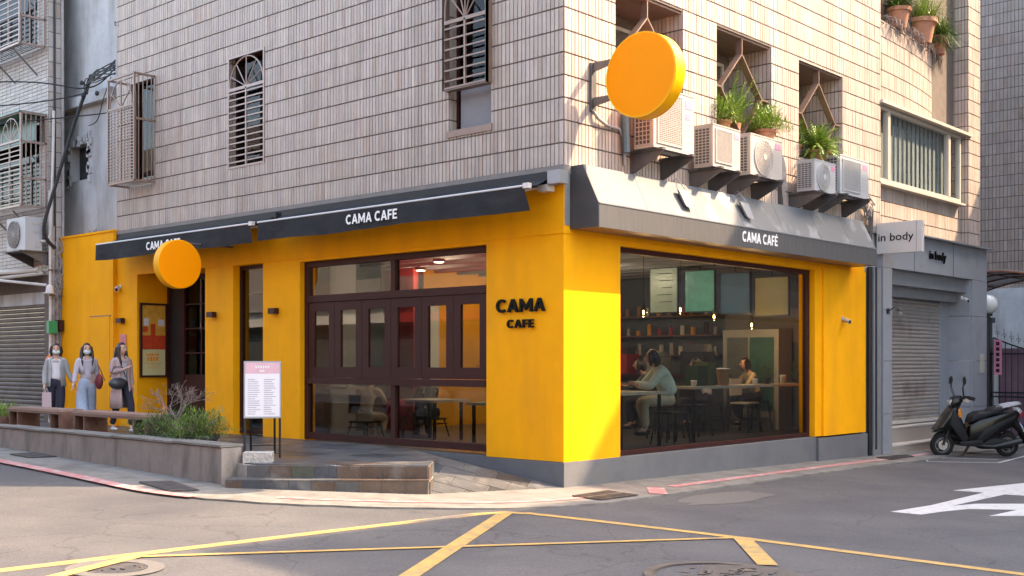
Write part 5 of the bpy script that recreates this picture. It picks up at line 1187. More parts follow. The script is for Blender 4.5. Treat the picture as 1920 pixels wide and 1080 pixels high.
def hand(V,E_,Rd,wr,iw,d,side):
    """palm and five fingers along direction d"""
    d=Vector(d).normalized(); s=Vector(side).normalized(); pal=Vector(wr)+d*.055; ip=len(V); V.append(tuple(pal)); Rd.append((.022,.030)); E_.append((iw,ip))
    for k,(o_,l_) in enumerate(((-.026,.062),(-.009,.07),(.009,.066),(.026,.052))):
        a=pal+d*.028+s*o_; b=a+d*l_*.5; c=b+(d+s.cross(d)*.5).normalized()*l_*.5
        i=len(V); V+= [tuple(a),tuple(b),tuple(c)]; Rd+=[.0095,.0085,.007]; E_+= [(ip,i),(i,i+1),(i+1,i+2)]
    a=pal-d*.02-s*.03; b=a+(d-s*.9).normalized()*.03; c=b+d*.028; i=len(V); V+=[tuple(a),tuple(b),tuple(c)]; Rd+=[.011,.0095,.008]; E_+= [(ip,i),(i,i+1),(i+1,i+2)]
def person(loc,rz_,J,label,top,bottom,hair='long',mask=False,coat=None,skirt=None,shoes=m_blackm,inner=None,scale=1,hand_d=None,turn=0,group=None,bulk=1):
    t=local('person',label,'person',loc,rz_,group); t.scale=(scale,)*3
    V=[];E_=[];Rd=[]
    def a(p,r,par=None):
        V.append(tuple(p)); Rd.append(r); 
        if par is not None: E_.append((par,len(V)-1))
        return len(V)-1
    pel=a(J['pelvis'],(.115,.085)); ws=a(J['waist'],(.095,.07),pel); ch=a(J['chest'],(.115,.08),ws); nk=a(J['neck'],.045,ch)
    hd=Vector(J['head']); n2=a(hd+Vector((0,.005,-.095)),.048,nk); h1=a(hd+Vector((0,-.012,-.045)),(.062,.068),n2); h2=a(hd+Vector((0,0,.03)),(.072,.085),h1); h3=a(hd+Vector((0,.005,.085)),(.045,.05),h2)
    hd_=hand_d or {}
    for s,sg in (('L',1),('R',-1)):
        sh_=a(J['sh'+s],.046,ch); el=a(J['el'+s],.036,sh_); wr=a(J['wr'+s],.025,el)
        d=Vector(hd_.get(s,(Vector(J['wr'+s])-Vector(J['el'+s])))); hand(V,E_,Rd,J['wr'+s],wr,d,Vector((0,1,0)) if abs(d.normalized().y)<.8 else Vector((1,0,0)))
        hp=a(J['hip'+s],.075,pel); kn=a(J['kn'+s],.05,hp); an=a(J['an'+s],.034,kn); ft=Vector(J['an'+s])+Vector(J.get('foot'+s,(0,-.12,-.04))); a(ft,.028,an)
    obm('body',skin_mesh(V,E_,Rd,1,0),m_skin,t)
    # head: face, hair
    rot=Matrix.Rotation(turn,3,'Z'); H=lambda x,y,z:hd+rot@Vector((x,y,z))
    b=MB(); b.ell(H(0,-.012,-.004),(.066,.080,.100),18,12,rot=rot); b.ell(H(0,-.10,-.012),(.012,.018,.022),8,6,rot=rot); b.ell(H(.074,.0,-.01),(.012,.02,.03),8,6,rot=rot); b.ell(H(-.074,.0,-.01),(.012,.02,.03),8,6,rot=rot); b.build('face',m_skin,t,smooth=True)
    b=MB(); 
    for sg in (-1,1): b.ell(H(.03*sg,-.086,.012),(.013,.008,.006),8,5,rot=rot); b.ell(H(.03*sg,-.084,.036),(.018,.006,.004),8,5,rot=rot)
    b.build('eyes_and_brows',m_hair,t)
    if not mask: b=MB(); b.ell(H(0,-.088,-.052),(.022,.008,.007),8,5,rot=rot); b.build('mouth',c_redbag,t)
    else: b=MB(); b.ell(H(0,-.042,-.045),(.066,.066,.052),14,9,rot=rot); b.build('face_mask',m_mask,t,smooth=True)
    m=MB(); nu,nv=22,14; vs=[];fs=[]
    for j in range(nv+1):
        ph=math.pi*j/nv
        for k in range(nu):
            th=2*math.pi*k/nu; p=Vector((.080*math.sin(ph)*math.cos(th),.094*math.sin(ph)*math.sin(th)+.010,.112*math.cos(ph)+.008)); vs.append(hd+rot@p)
    for j in range(nv):
        for k in range(nu):
            th=2*math.pi*(k+.5)/nu; ph=math.pi*(j+.5)/nv; y=math.sin(ph)*math.sin(th); z=math.cos(ph); x=math.sin(ph)*math.cos(th)
            if y<-.25 and z<.62 and abs(x)<.86: continue
            fs.append((j*nu+k,(j+1)*nu+k,(j+1)*nu+(k+1)%nu,j*nu+(k+1)%nu))
    m.add(vs,fs)
    if hair=='long':
        for sg in (-1,1):
            m.tube([H(.07*sg,-.02,.05),H(.088*sg,-.012,-.04),H(.092*sg,-.025,-.13),H(.085*sg,-.06,-.22),H(.08*sg,-.075,-.30)],[.022,.026,.028,.024,.006],10)
            m.tube([H(.06*sg,.04,.03),H(.075*sg,.05,-.1),H(.07*sg,.07,-.22),H(.06*sg,.08,-.3)],[.04,.045,.045,.015],10)
        m.tube([H(0,.07,.04),H(0,.085,-.1),H(0,.09,-.22),H(0,.09,-.31)],[.05,.06,.06,.02],10)
    elif hair=='bob':
        for sg in (-1,1): m.tube([H(.07*sg,-.01,.06),H(.085*sg,.0,-.04),H(.078*sg,-.0,-.13)],[.03,.036,.014],10)
        m.tube([H(0,.06,.05),H(0,.075,-.05),H(0,.07,-.14)],[.05,.06,.03],10)
    m.build('hair',m_hair,t,smooth=True)
    # top garment
    V=[];E_=[];Rd=[]
    pe=a(Vector(J['pelvis'])+Vector((0,0,.02)),(.135*bulk,.10*bulk)); ws=a(J['waist'],(.112*bulk**2,.085*bulk**2),pe); ch=a(J['chest'],(.122*bulk,.09*bulk),ws); nk=a(Vector(J['neck'])+Vector((0,0,-.02)),.058,ch)
    for s in 'LR':
        sh_=a(J['sh'+s],.052*bulk,ch); el=a(J['el'+s],.043*bulk**1.6,sh_); wr=a(J['wr'+s],.034*bulk**1.3,el)
    obm('top',skin_mesh(V,E_,Rd,2,0),top,t)
    V=[];E_=[];Rd=[]; pe=a(J['pelvis'],(.135,.10))
    for s in 'LR': hp=a(J['hip'+s],.092,pe); kn=a(J['kn'+s],bottom[1],hp); an=a(Vector(J['an'+s])+Vector((0,0,.03)),bottom[2],kn)
    a(Vector(J['waist'])+Vector((0,0,-.04)),(.11,.085),0)
    obm('trousers',skin_mesh(V,E_,Rd,2,0),bottom[0],t)
    for s in 'LR':
        an=Vector(J['an'+s]); b=MB(); f=Vector(J.get('foot'+s,(0,-.12,-.04))); f2=Vector((f.x,f.y,0)).normalized()
        q=Matrix.Rotation(math.atan2(f2.x,-f2.y),3,'Z'); b.ell(an+f2*.06+Vector((0,0,-.045)),(.042,.125,.035),12,8,rot=q); b.build('shoe',shoes,t,smooth=True)
    if coat:
        mt,rings,open_=coat
        m=MB(); n=26; vs=[];fs=[]
        for (cx,cy,z,rx,ry) in rings:
            for k in range(n+1):
                th=-math.pi/2+open_/2+(2*math.pi-open_)*k/n; q=1+.04*math.sin(th*6+z*3)
                vs.append((cx+rx*q*math.cos(th),cy+ry*q*math.sin(th),z))
        for j in range(len(rings)-1):
            for k in range(n): fs.append((j*(n+1)+k,j*(n+1)+k+1,(j+1)*(n+1)+k+1,(j+1)*(n+1)+k))
        m.add(vs,fs); ob=m.build('coat_front_and_skirt',mt,t,smooth=True); sd=ob.modifiers.new('th','SOLIDIFY'); sd.thickness=.012
        V=[];E_=[];Rd=[]
        c0=a(Vector(J['chest'])+Vector((0,.03,.02)),(.10,.06))
        for s in 'LR': sh_=a(J['sh'+s],.058,c0); el=a(J['el'+s],.050,sh_); wr=a(J['wr'+s],.042,el)
        obm('sleeves',skin_mesh(V,E_,Rd,2,0),mt,t)
    return t
def walkJ(stepf=.10,armL=None,armR=None):
    J=dict(pelvis=(0,0,.86),waist=(0,0,1.0),chest=(0,-.01,1.18),neck=(0,0,1.335),head=(0,-.01,1.455),
      shL=(.142,0,1.275),shR=(-.142,0,1.275),elL=(.185,.03,1.03),elR=(-.185,.03,1.03),wrL=(.19,-.04,.82),wrR=(-.19,-.04,.82),
      hipL=(.085,0,.82),hipR=(-.085,0,.82),knL=(.08,-stepf,.46),knR=(-.08,.02,.46),anL=(.07,-stepf*1.1,.085),anR=(-.07,stepf,.10))
    if armL: J['elL'],J['wrL']=armL
    if armR: J['elR'],J['wrR']=armR
    return J
def at(px,x,y=None): pass
SK=.98
person((-1.30,10.75,TZ),-.50,walkJ(.16,armL=((.20,.0,1.05),(.29,-.04,.86)),armR=((-.20,.04,1.03),(-.20,-.02,.80))),'masked woman in grey blazer, white top and dark trousers, leftmost of the three walkers',c_wht,(c_navy,.078,.06),hair='bob',mask=True,
  coat=(c_grey,[(0,.0,1.33,.08,.07),(0,0,1.27,.165,.105),(0,0,1.1,.145,.115),(0,0,.95,.155,.12),(0,0,.78,.175,.135)],1.15),scale=SK)
person((-1.12,9.98,TZ),-.32,walkJ(-.14,armL=((.18,.06,1.04),(.17,.05,.83)),armR=((-.19,-.03,1.04),(-.24,-.10,.85))),'masked long-haired woman in pale blue wide trousers, middle of the three walkers',c_lil,(c_blu,.115,.12),hair='long',mask=True,shoes=m_signw,
  coat=(c_lil,[(0,0,1.33,.08,.07),(0,0,1.27,.162,.10),(0,0,1.1,.135,.10),(0,0,1.02,.13,.10)],.9),scale=SK)
person((-1.0,9.0,TZ),-.05,walkJ(.20,armL=((.19,.05,1.04),(.21,.02,.82)),armR=((-.20,-.03,1.05),(-.03,-.16,1.10))),'woman with long hair in dusty pink long coat, rightmost of the three walkers',c_pale,(c_navy,.07,.05),hair='long',shoes=m_signw,turn=.35,
  coat=(c_mau,[(0,0,1.34,.08,.07),(0,0,1.27,.170,.11),(0,0,1.05,.155,.12),(0,0,.9,.165,.13),(.01,0,.6,.20,.17),(.02,.01,.42,.215,.19)],.75),scale=SK,hand_d={'R':(.7,-.4,.5)})
t=thing('handbag','dark leather handbag carried by the woman in the long pink coat','handbag',(-1.3,8.8,1.2)); bx,by=-1.14,8.86
b=MB(); b.ell((bx,by,1.22),(.17,.07,.10),18,10); b.build('bag',c_bag,t,smooth=True); b=MB(); b.tube([(bx-.14,by,1.33),(bx-.08,by,1.50),(bx+.08,by,1.50),(bx+.14,by,1.33)],.010,6); b.build('strap',c_bag,t)
t=thing('shoulder_bag','dark red bag at the hip of the woman in pale blue trousers','handbag',(-.85,9.95,1.15)); b=MB(); b.ell((-.93,9.90,1.24),(.06,.10,.14),14,9); b.build('bag',c_redbag,t,smooth=True); b=MB(); b.tube([(-.85,9.84,1.25),(-.93,9.9,1.5),(-1.0,9.95,1.62)],.008,6); b.build('strap',c_redbag,t)
t=thing('paper_bag','small pale pink paper bag in the hand of the woman in the grey blazer','bag',(-1.5,10.8,.9)); bx,by=-1.50,10.70; MB().hexa([(bx-.07,by-.04,.78),(bx+.07,by-.04,.78),(bx+.07,by+.04,.78),(bx-.07,by+.04,.78),(bx-.065,by-.04,1.04),(bx+.065,by-.04,1.04),(bx+.065,by+.04,1.04),(bx-.065,by+.04,1.04)]).build('bag',M('pale_pink_paper',(.62,.45,.47),.8),t); MB().tube([(bx-.03,by,1.04),(bx,by,1.12),(bx+.03,by,1.04)],.005,5).build('handle',m_paper,t)
# seated people: local frame faces -Y
def seatJ(h=.80,lean=.1,reach=.34,rz0=1.12):
    z=h-.72
    return dict(pelvis=(0,.02,h+.09),waist=(0,-.01-lean*.2,h+.24),chest=(0,-.04-lean*.7,h+.42),neck=(0,-.07-lean,h+.57),head=(0,-.11-lean*1.2,h+.69),
      shL=(.165,-.05-lean*.8,h+.50),shR=(-.165,-.05-lean*.8,h+.50),elL=(.2,-.22-lean,h+.27),elR=(-.2,-.22-lean,h+.27),wrL=(.08,-reach-lean,rz0),wrR=(-.08,-reach-lean,rz0+.02),
      hipL=(.09,0,h+.07),hipR=(-.09,0,h+.07),knL=(.1,-.42,h+.05),knR=(-.1,-.42,h+.05),anL=(.1,-.38,h-.36),anR=(-.1,-.30,h-.34))
FL=.32
def stool(x,y,h,mat=m_blackm,label='',back=False,group='cafe stools and chairs'):
    t=thing('bar_stool',label,'stool',(x,y,FL),group); b=MB(); b.box((x-.19,y-.19,h-.03),(x+.19,y+.19,h)); b.build('seat',mat,t)
    for sx in (-1,1):
        for sy in (-1,1): MB().bar((x+sx*.16,y+sy*.16,h-.03),(x+sx*.22,y+sy*.22,FL),.018).build('leg',m_blackm,t)
    b=MB(); z=FL+.22; 
    for p,q in (((-1,-1),(1,-1)),((1,-1),(1,1)),((1,1),(-1,1)),((-1,1),(-1,-1))): b.bar((x+p[0]*.2,y+p[1]*.2,z),(x+q[0]*.2,y+q[1]*.2,z),.014)
    b.build('foot_rail',m_blackm,t)
    if back: b=MB(); b.box((x-.19,y+.17,h+.12),(x+.19,y+.20,h+.42)); b.build('backrest',mat,t); 
    return t
RW=math.radians
person((3.60,.88,.04),-RW(128),seatJ(.84,.12,.36,1.13),'woman in pale green hoodie seated at the bar table inside the corner window',c_mintk,(c_beig,.095,.06),hair='bob',scale=1.06,bulk=1.34,turn=-.5)
person((1.75,1.25,.02),RW(95),seatJ(.80,.12,.36,1.14),'person in white top opposite the woman in the hoodie, half hidden by the corner pier',c_wht,(c_navy,.08,.06),hair='short',scale=1)
stool(3.6,.85,.82,m_blackm,'black bar stool under the woman in the hoodie'); stool(1.7,1.25,.82,m_blackm,'black bar stool under the person in the white top')
# bar tables
def table(x0,x1,y0,y1,z,label,mat=m_table):
    t=thing('bar_table',label,'table',((x0+x1)/2,(y0+y1)/2,FL)); MB().box((x0,y0,z-.04),(x1,y1,z)).build('table_top',mat,t)
    for xx in (x0+.1,x1-.1):
        for yy in (y0+.08,y1-.08): MB().box((xx-.02,yy-.02,FL),(xx+.02,yy+.02,z-.04)).build('leg',m_blackm,t)
table(2.0,3.15,.6,1.5,1.15,'square high table between the two seated people in the corner window')
table(4.1,8.4,.75,1.25,1.20,'long pale bar counter running behind the corner window')
for i,(x,y) in enumerate(((4.7,1.7),(5.5,1.65),(7.05,1.6))): stool(x,y,.86,(m_brown,m_blackm,m_signw)[i],('brown stool behind the left part of the long counter','black stool behind the middle of the long counter','pale stool behind the right part of the long counter')[i],back=True)
stool(8.0,.55,.85,m_acgr,'pale tub chair at the right end of the corner window',back=True)
# items on the counter
def cup(x,y,z,r,h,mat,label,name='paper_cup'):
    t=thing(name,label,'cup',(x,y,z)); MB().loft([(x,y,z,r*.75,r*.75),(x,y,z+h,r,r)],18).build('cup_body',mat,t,smooth=True); MB().loft([(x,y,z+h,r*1.06,r*1.06),(x,y,z+h+.015,r*1.06,r*1.06),(x,y,z+h+.025,r*.8,r*.8)],18).build('lid',m_paper,t,smooth=True)
cup(5.35,1.0,1.2,.11,.26,m_potw,'large brown paper cup standing on the long counter'); cup(7.35,1.0,1.2,.06,.13,m_signw,'small white cup near the plants on the long counter'); cup(4.4,.95,1.2,.05,.07,m_signw,'small white cup at the left end of the long counter')
cup(6.3,.95,1.2,.05,.08,m_signw,'small white cup in the middle of the long counter')
for (x,y,h,l) in ((6.85,1.05,.32,'small green pot plant in the middle right of the long counter'),(8.0,1.05,.45,'larger green pot plant at the right end of the long counter')):
    bush('counter_plant',(x,y,1.32),(.16,.14,h*.7),260,l,'potted plant',GD,(m_potd,.08,.12),.05,twigs=6)
t=thing('green_display_box','dark green display box on the long counter inside the cafe','box',(4.85,1.05,1.2)); MB().box((4.55,.98,1.2),(4.85,1.22,1.52)).build('box',M('dark_green',(.02,.05,.02),.4),t); MB().box((4.86,.98,1.2),(5.1,1.22,1.58)).build('box_side',M('olive_green',(.06,.10,.02),.5),t)
# service counter and machines deeper inside
sc_=thing('service_counter','dark service counter with machines deep inside the cafe','counter',(7.2,3.2,FL)); MB().box((6.6,2.2,FL),(7.3,6.3,1.3)).build('cabinet',m_intd,sc_); MB().box((6.5,2.1,1.3),(7.4,6.4,1.36)).build('counter_top',m_brown,sc_)
for (y,wd,h,mt,l) in ((2.5,.5,.55,m_blackm,'black espresso machine on the service counter'),(3.4,.35,.42,m_grey,'grey grinder on the service counter'),(4.2,.45,.5,m_redsh,'red machine on the service counter'),(5.2,.4,.6,m_blackm,'tall black machine at the back of the service counter')):
    t=thing('coffee_machine',l,'coffee machine',(6.9,y,1.36)); MB().box((6.7,y-wd/2,1.36),(7.1,y+wd/2,1.36+h*.75)).build('body',mt,t); MB().box((6.75,y-wd/2+.03,1.36+h*.75),(7.05,y+wd/2-.03,1.36+h)).build('hopper',m_chrome,t)
for z in (1.7,2.1,2.5):
    t=thing('wall_shelf',{1.7:'lowest',2.1:'middle',2.5:'highest'}[z]+' wall shelf with jars at the back of the cafe','shelf',(8.55,4,z)); MB().box((8.4,3.0,z),(8.68,6.8,z+.03)).build('board',m_wood,t)
    for k in range(14): 
        y=3.1+k*.27+R.uniform(-.05,.05); h=R.uniform(.1,.26); MB().loft([(8.52,y,z+.03,.05,.05),(8.52,y,z+.03+h,.045,.045)],10).build('jar',R.choice([m_signw,m_potw,m_redsh,m_brown,m_grey,m_into]),t)
t=thing('fridge_display','lit glass display fridge at the back right of the cafe','fridge',(8.3,2.2,FL)); MB().box((8.1,1.5,FL),(8.6,2.7,2.2)).build('cabinet',m_acg,t); MB().box((8.07,1.6,.7),(8.1,2.1,2.05)).build('pane',m_greenw,t); MB().box((8.07,2.14,.7),(8.1,2.6,2.05)).build('pane',m_glass2,t)
# hanging screens
def scr(x,y0,y1,z0,z1,mt,label,extra=None):
    t=thing('menu_screen',label,'screen',(x,(y0+y1)/2,z1),'hanging menu screens'); MB().box((x,y0-.02,z0-.02),(x+.05,y1+.02,z1+.02)).build('casing',m_blackm,t); MB().box((x-.004,y0,z0),(x,y1,z1)).build('display',mt,t)
    MB().tube([(x+.02,(y0+y1)/2,z1),(x+.02,(y0+y1)/2,3.5)],.015,6).build('rod',m_blackm,t)
    b=MB()
    for k in range(5): b.box((x-.006,y0+.1,z1-.1-k*.13),(x-.004,y1-.15-.05*(k%3),z1-.085-k*.13))
    if mt is m_scr1: b.build('screen_print',m_intd,t)
scr(6.4,2.62,3.20,2.50,3.30,m_scr1,'pale green menu screen, leftmost of the hanging screens'); scr(6.5,1.90,2.50,2.50,3.22,m_scr2,'teal picture screen, second of the hanging screens'); scr(6.6,1.25,1.82,2.45,3.15,m_scr3,'dark blue screen, third of the hanging screens'); scr(6.7,.55,1.18,2.40,3.05,m_scr4,'dim gold screen, rightmost of the hanging screens')
def bulb(x,y,z,label,lamp=True):
    t=thing('pendant_bulb',label,'pendant lamp',(x,y,3.5),'glowing pendant bulbs in the corner window'); MB().tube([(x,y,3.5),(x,y,z+.14)],.005,5).build('cord',m_blackm,t); MB().loft([(x,y,z+.07,.02,.02),(x,y,z+.15,.02,.02)],10).build('socket',m_blackm,t); b=MB(); b.ell((x,y,z),(.062,.062,.072),16,10); b.build('bulb_glass',m_bulbg,t,smooth=True); b=MB(); b.ell((x,y,z),(.016,.016,.036),10,8); b.build('filament',m_bulb,t,smooth=True)
    if lamp:
        l=bpy.data.lights.new('bulb_light','POINT'); l.energy=5; l.color=(1,.62,.32); l.shadow_soft_size=.04; o=bpy.data.objects.new('bulb_light',l); COL.objects.link(o); o.parent=t; o.location=(0,0,z-.11-3.5)
for (x,y,z,l) in ((3.80,1.5,2.37,'leftmost glowing pendant bulb'),(4.84,1.5,2.45,'second glowing pendant bulb from the left'),(5.87,1.5,2.36,'third glowing pendant bulb from the left'),(7.12,1.5,2.25,'rightmost glowing pendant bulb')): bulb(x,y,z,l+' in the corner window')
for (x,y,l) in ((3.4,2.6,'ceiling downlight nearest the corner pier'),(5.3,3.6,'ceiling downlight above the pale menu screen'),(4.4,4.6,'ceiling downlight deep inside the cafe'),(2.2,4.5,'ceiling downlight seen through the street window'),(3.2,6.0,'ceiling downlight near the red partition'),(5.6,5.9,'ceiling downlight before the orange wall')):
    t=thing('ceiling_downlight',l,'ceiling light',(x,y,3.3),'ceiling downlights'); MB().disc((x,y,3.27),'z',.10,.05,20).build('housing',m_blackm,t); MB().disc((x,y,3.24),'z',.085,.01,20).build('diffuser',m_ceill,t)
    l_=bpy.data.lights.new('downlight','POINT'); l_.energy=7; l_.color=(1,.8,.6); l_.shadow_soft_size=.08; o=bpy.data.objects.new('downlight',l_); COL.objects.link(o); o.parent=t; o.location=(0,0,-.12)
# behind the street window
person((1.0,4.95,.02),RW(200)-RW(180)+RW(90),seatJ(.62,.1,.34,.98),'person in beige coat seated on a black chair at the left of the street window',c_beig,(c_beig,.085,.06),hair='bob')
stool(1.0,4.95,.64,m_blackm,'black chair under the person in the beige coat',back=True)
tag(MB().ell((1.35,4.6,.85),(.2,.16,.16),14,9).build('red_cloth_bag',c_redc,smooth=True),'crimson bag on the lap beside the person in beige coat','bag')
table(1.5,2.3,3.9,4.8,.98,'pale table left of the street window mullion',m_table); table(1.2,2.1,2.0,2.9,.98,'pale table right of the street window mullion',m_table)
for (x,y,r,l,c_,h) in ((2.6,3.0,-20,'person in black seen through the fifth folding sash',c_blk,.62),(1.6,1.7,170,'person in dark clothes seen through the rightmost folding sash',c_lil,.62),(2.6,1.7,100,'person with short hair seated at the rightmost folding sash',c_blk,.62),(2.4,4.9,160,'person in dark green seen through the second folding sash',c_bag,.62)):
    person((x,y,.02),RW(r),seatJ(h,.08,.3,.98),l,c_,(c_navy,.08,.06),hair='short' if h else 'bob'); stool(x,y,h+.02,m_blackm,'black chair under the '+l,back=True)
for (x,y,r,l,c_) in ((7.75,3.0,-70,'cafe worker in black behind the service counter near the screens',c_blk),(7.8,4.6,-50,'cafe worker in a white shirt at the far end of the service counter',c_wht)):
    person((x,y,FL),RW(r),walkJ(.03),l,c_,(c_navy,.08,.06),hair='short')
for (x,y,r,l,c_,ht) in ((5.6,2.6,-150,'customer in dark green seated behind the left part of the long counter',c_bag,.82),(6.3,1.9,-170,'customer in pale grey seated behind the middle of the long counter',c_pale,.84),(7.7,1.75,-120,'customer in beige seated near the right end of the long counter',c_beig,.84)):
    person((x,y,.02),RW(r),seatJ(ht,.1,.34,1.13),l,c_,(c_navy,.08,.06),hair='bob'); stool(x,y,ht+.02,m_blackm,'black stool under the '+l.split(' seated')[0])
J=walkJ(.05); person((4.2,3.4,FL),RW(40),J,'standing silhouette of a person before the orange wall inside',c_blk,(c_navy,.08,.06),hair='short')
t=thing('indoor_plant','yellow flowered plant behind the first folding sash','potted plant',(.75,5.0,1.2)); m=MB()
bush('indoor_plant',(3.2,4.1,1.5),(.35,.3,.5),400,'dark leafy plant behind the third folding sash','potted plant',GD,(m_potd,.15,.3),.07,twigs=6)
for i in range(60): blade(m,(.65,4.95,1.35),rdir(.3,1),R.uniform(.1,.3),.02,.6,mi=R.choice((0,1)))
m.build('foliage',[m_leaf[1],m_leaf[3]],t,kind='stuff'); MB().loft([(.65,4.95,1.2,.05,.05),(.65,4.95,1.35,.06,.06)],14).build('vase',m_signw,t); MB().box((.4,4.7,1.16),(.8,5.2,1.2)).build('stand',m_table,t)
# ------------------------------------------------------------------ scooters
def bev(mb_poly,hw0,mat,name,parent,bv=.02,taper=1.0,segs=2):
    bm=bmesh.new(); n=len(mb_poly); a=[bm.verts.new((p[0],-hw0,p[1])) for p in mb_poly]; b=[bm.verts.new((p[0],hw0,p[1])) for p in mb_poly]
    bm.faces.new(a[::-1]); bm.faces.new(b); 
    for i in range(n): bm.faces.new((a[i],a[(i+1)%n],b[(i+1)%n],b[i]))
    bmesh.ops.recalc_face_normals(bm,faces=bm.faces); bmesh.ops.bevel(bm,geom=[e for e in bm.edges],offset=bv,segments=segs,profile=.6,affect='EDGES',clamp_overlap=True)
    me=bpy.data.meshes.new(name); bm.to_mesh(me); bm.free(); me.materials.append(mat); me.polygons.foreach_set('use_smooth',[True]*len(me.polygons))
    bm=bmesh.new(); bm.from_mesh(me)
    for e in bm.edges:
        if len(e.link_faces)==2 and e.calc_face_angle(0)>.7: e.smooth=False
    bm.to_mesh(me); bm.free()
    o=bpy.data.objects.new(name,me); COL.objects.link(o); o.parent=parent; o['_o']=(0,0,0); return o
def scooter(loc,rz_,label):
    t=local('scooter',label,'scooter',loc,rz_,'scooters parked by the shuttered shop')
    r=.225
    for xc in (.62,-.62):
        w_=MB(); N_=28; nn=10; vs=[]
        for i in range(N_):
            a=6.2832*i/N_
            for j in range(nn): b=6.2832*j/nn; q=r-.05+.052*math.cos(b); vs.append((xc+q*math.cos(a),.05*math.sin(b),r+q*math.sin(a)))
        w_.add(vs,[(i*nn+j,((i+1)%N_)*nn+j,((i+1)%N_)*nn+(j+1)%nn,i*nn+(j+1)%nn) for i in range(N_) for j in range(nn)]); wh=w_.build('wheel',m_rub,t,smooth=True)
        rm=MB(); 
        for i in range(5): a=6.2832*i/5+.3; rm.bar((xc+.03*math.cos(a),0,r+.03*math.sin(a)),(xc+.135*math.cos(a+.25),0,r+.135*math.sin(a+.25)),.05,.022)
        rm.disc((xc,0,r),'y',.045,.10,16); 
        N2=24; vs=[(xc+q*math.cos(6.2832*k/N2),yy,r+q*math.sin(6.2832*k/N2)) for q,yy in ((.125,-.035),(.145,-.035),(.145,.035),(.125,.035)) for k in range(N2)]
        rm.add(vs,[(i*N2+k,i*N2+(k+1)%N2,((i+1)%4)*N2+(k+1)%N2,((i+1)%4)*N2+k) for i in range(4) for k in range(N2)]); rm.build('rim',m_brk,wh)
        if xc>0: d_=MB(); d_.disc((xc,.055,r),'y',.09,.006,24); d_.build('brake_disc',m_chrome,wh)
    b=MB(); 
    for s in (-1,1): b.tube([(.62,s*.075,r),(.50,s*.07,.56)],.022,8)
    b.build('fork',m_blackm,t)
    bev([(.80,.46),(.74,.50),(.60,.53),(.44,.44),(.40,.38),(.50,.46),(.62,.49)],.07,m_scb,'front_fender',t,.012)
    bev([(.79,.50),(.70,.60),(.58,.78),(.47,.92),(.40,.95),(.36,.86),(.42,.66),(.52,.50),(.66,.52)],.17,m_scb,'front_shield',t,.05)
    bev([(.47,.90),(.42,.86),(.30,.60),(.17,.34),(.30,.28),(.46,.50),(.56,.62)],.20,m_scp,'leg_shield',t,.03)
    bev([(.36,.30),(-.06,.33),(-.10,.27),(.0,.20),(.34,.22)],.19,m_scp,'floor_board',t,.02)
    bev([(.18,.28),(.15,.60),(-.05,.70),(-.45,.80),(-.76,.88),(-.82,.80),(-.66,.56),(-.35,.40),(-.12,.26)],.15,m_scb,'rear_body',t,.035)
    bev([(.02,.34),(-.12,.52),(-.42,.66),(-.74,.80),(-.70,.70),(-.40,.52),(-.2,.36),(-.05,.28)],.165,m_scp,'side_cover',t,.02)
    bev([(.14,.64),(.10,.76),(-.02,.82),(-.22,.84),(-.32,.90),(-.56,.95),(-.64,.92),(-.50,.84),(-.2,.74),(.04,.66)],.135,m_seat,'seat',t,.035,segs=3)
    b=MB(); b.tube([(-.48,.12,.92),(-.72,.11,.97),(-.86,.06,.99),(-.88,0,.99),(-.86,-.06,.99),(-.72,-.11,.97),(-.48,-.12,.92)],.018,8); b.build('grab_rail',m_scw,t,smooth=True)
    bev([(-.60,.76),(-.82,.90),(-.88,.86),(-.84,.80),(-.70,.70)],.10,m_scw,'tail_light_housing',t,.015); bev([(-.76,.77),(-.86,.86),(-.895,.83),(-.84,.73)],.09,m_redl,'tail_lamp',t,.01)
    bev([(-.60,.70),(-.80,.70),(-.93,.42),(-.99,.24),(-.95,.24),(-.86,.46),(-.72,.58),(-.6,.58)],.07,m_scb,'rear_fender',t,.012)
    m=MB(); m.hexa([(-.925,-.10,.47),(-.925,.10,.47),(-.915,.10,.465),(-.915,-.10,.465),(-.86,-.10,.60),(-.86,.10,.60),(-.85,.10,.595),(-.85,-.10,.595)]); pl=m.build('number_plate',m_plate,t)
    m=MB()
    for k in range(6): y=-.075+k*.027; m.hexa([(-.916,y,.50),(-.916,y+.015,.50),(-.914,y+.015,.50),(-.914,y,.50),(-.884,y,.565),(-.884,y+.015,.565),(-.882,y+.015,.565),(-.882,y,.565)])
    m.build('plate_marks',m_blackt,pl)
    bev([(.04,.26),(-.10,.34),(-.40,.36),(-.62,.32),(-.74,.24),(-.66,.16),(-.40,.15),(-.1,.15)],.11,m_scp,'engine_cover',t,.035)
    m=MB()
    for s in (-1,): 
        m.tube([(-.50,s*.12,.58),(-.66,s*.12,.27)],.014,8); 
        for k in range(9): q=k/9; m.disc((-.515-.12*q,s*.12,.55-.23*q),'z',.032,.014,12)
    m.build('shock_absorber',m_pot,t); m=MB(); m.tube([(.0,.11,.22),(-.3,.14,.20),(-.5,.15,.24),(-.82,.15,.30)],[.02,.03,.055,.05],12); m.build('exhaust',m_blackm,t,smooth=True)
    m=MB(); m.bar((.02,-.10,.24),(.10,-.24,.0),.022); m.bar((.10,-.20,.01),(.13,-.29,.01),.04,.015); m.build('side_stand',m_brk,t)
    bev([(.50,1.00),(.44,1.10),(.30,1.13),(.24,1.06),(.30,.98),(.40,.92),(.47,.92)],.11,m_scb,'handlebar_cowl',t,.035)
    bev([(.52,1.02),(.45,1.08),(.42,.98),(.46,.92)],.085,m_scw,'headlight',t,.015)
    m=MB(); 
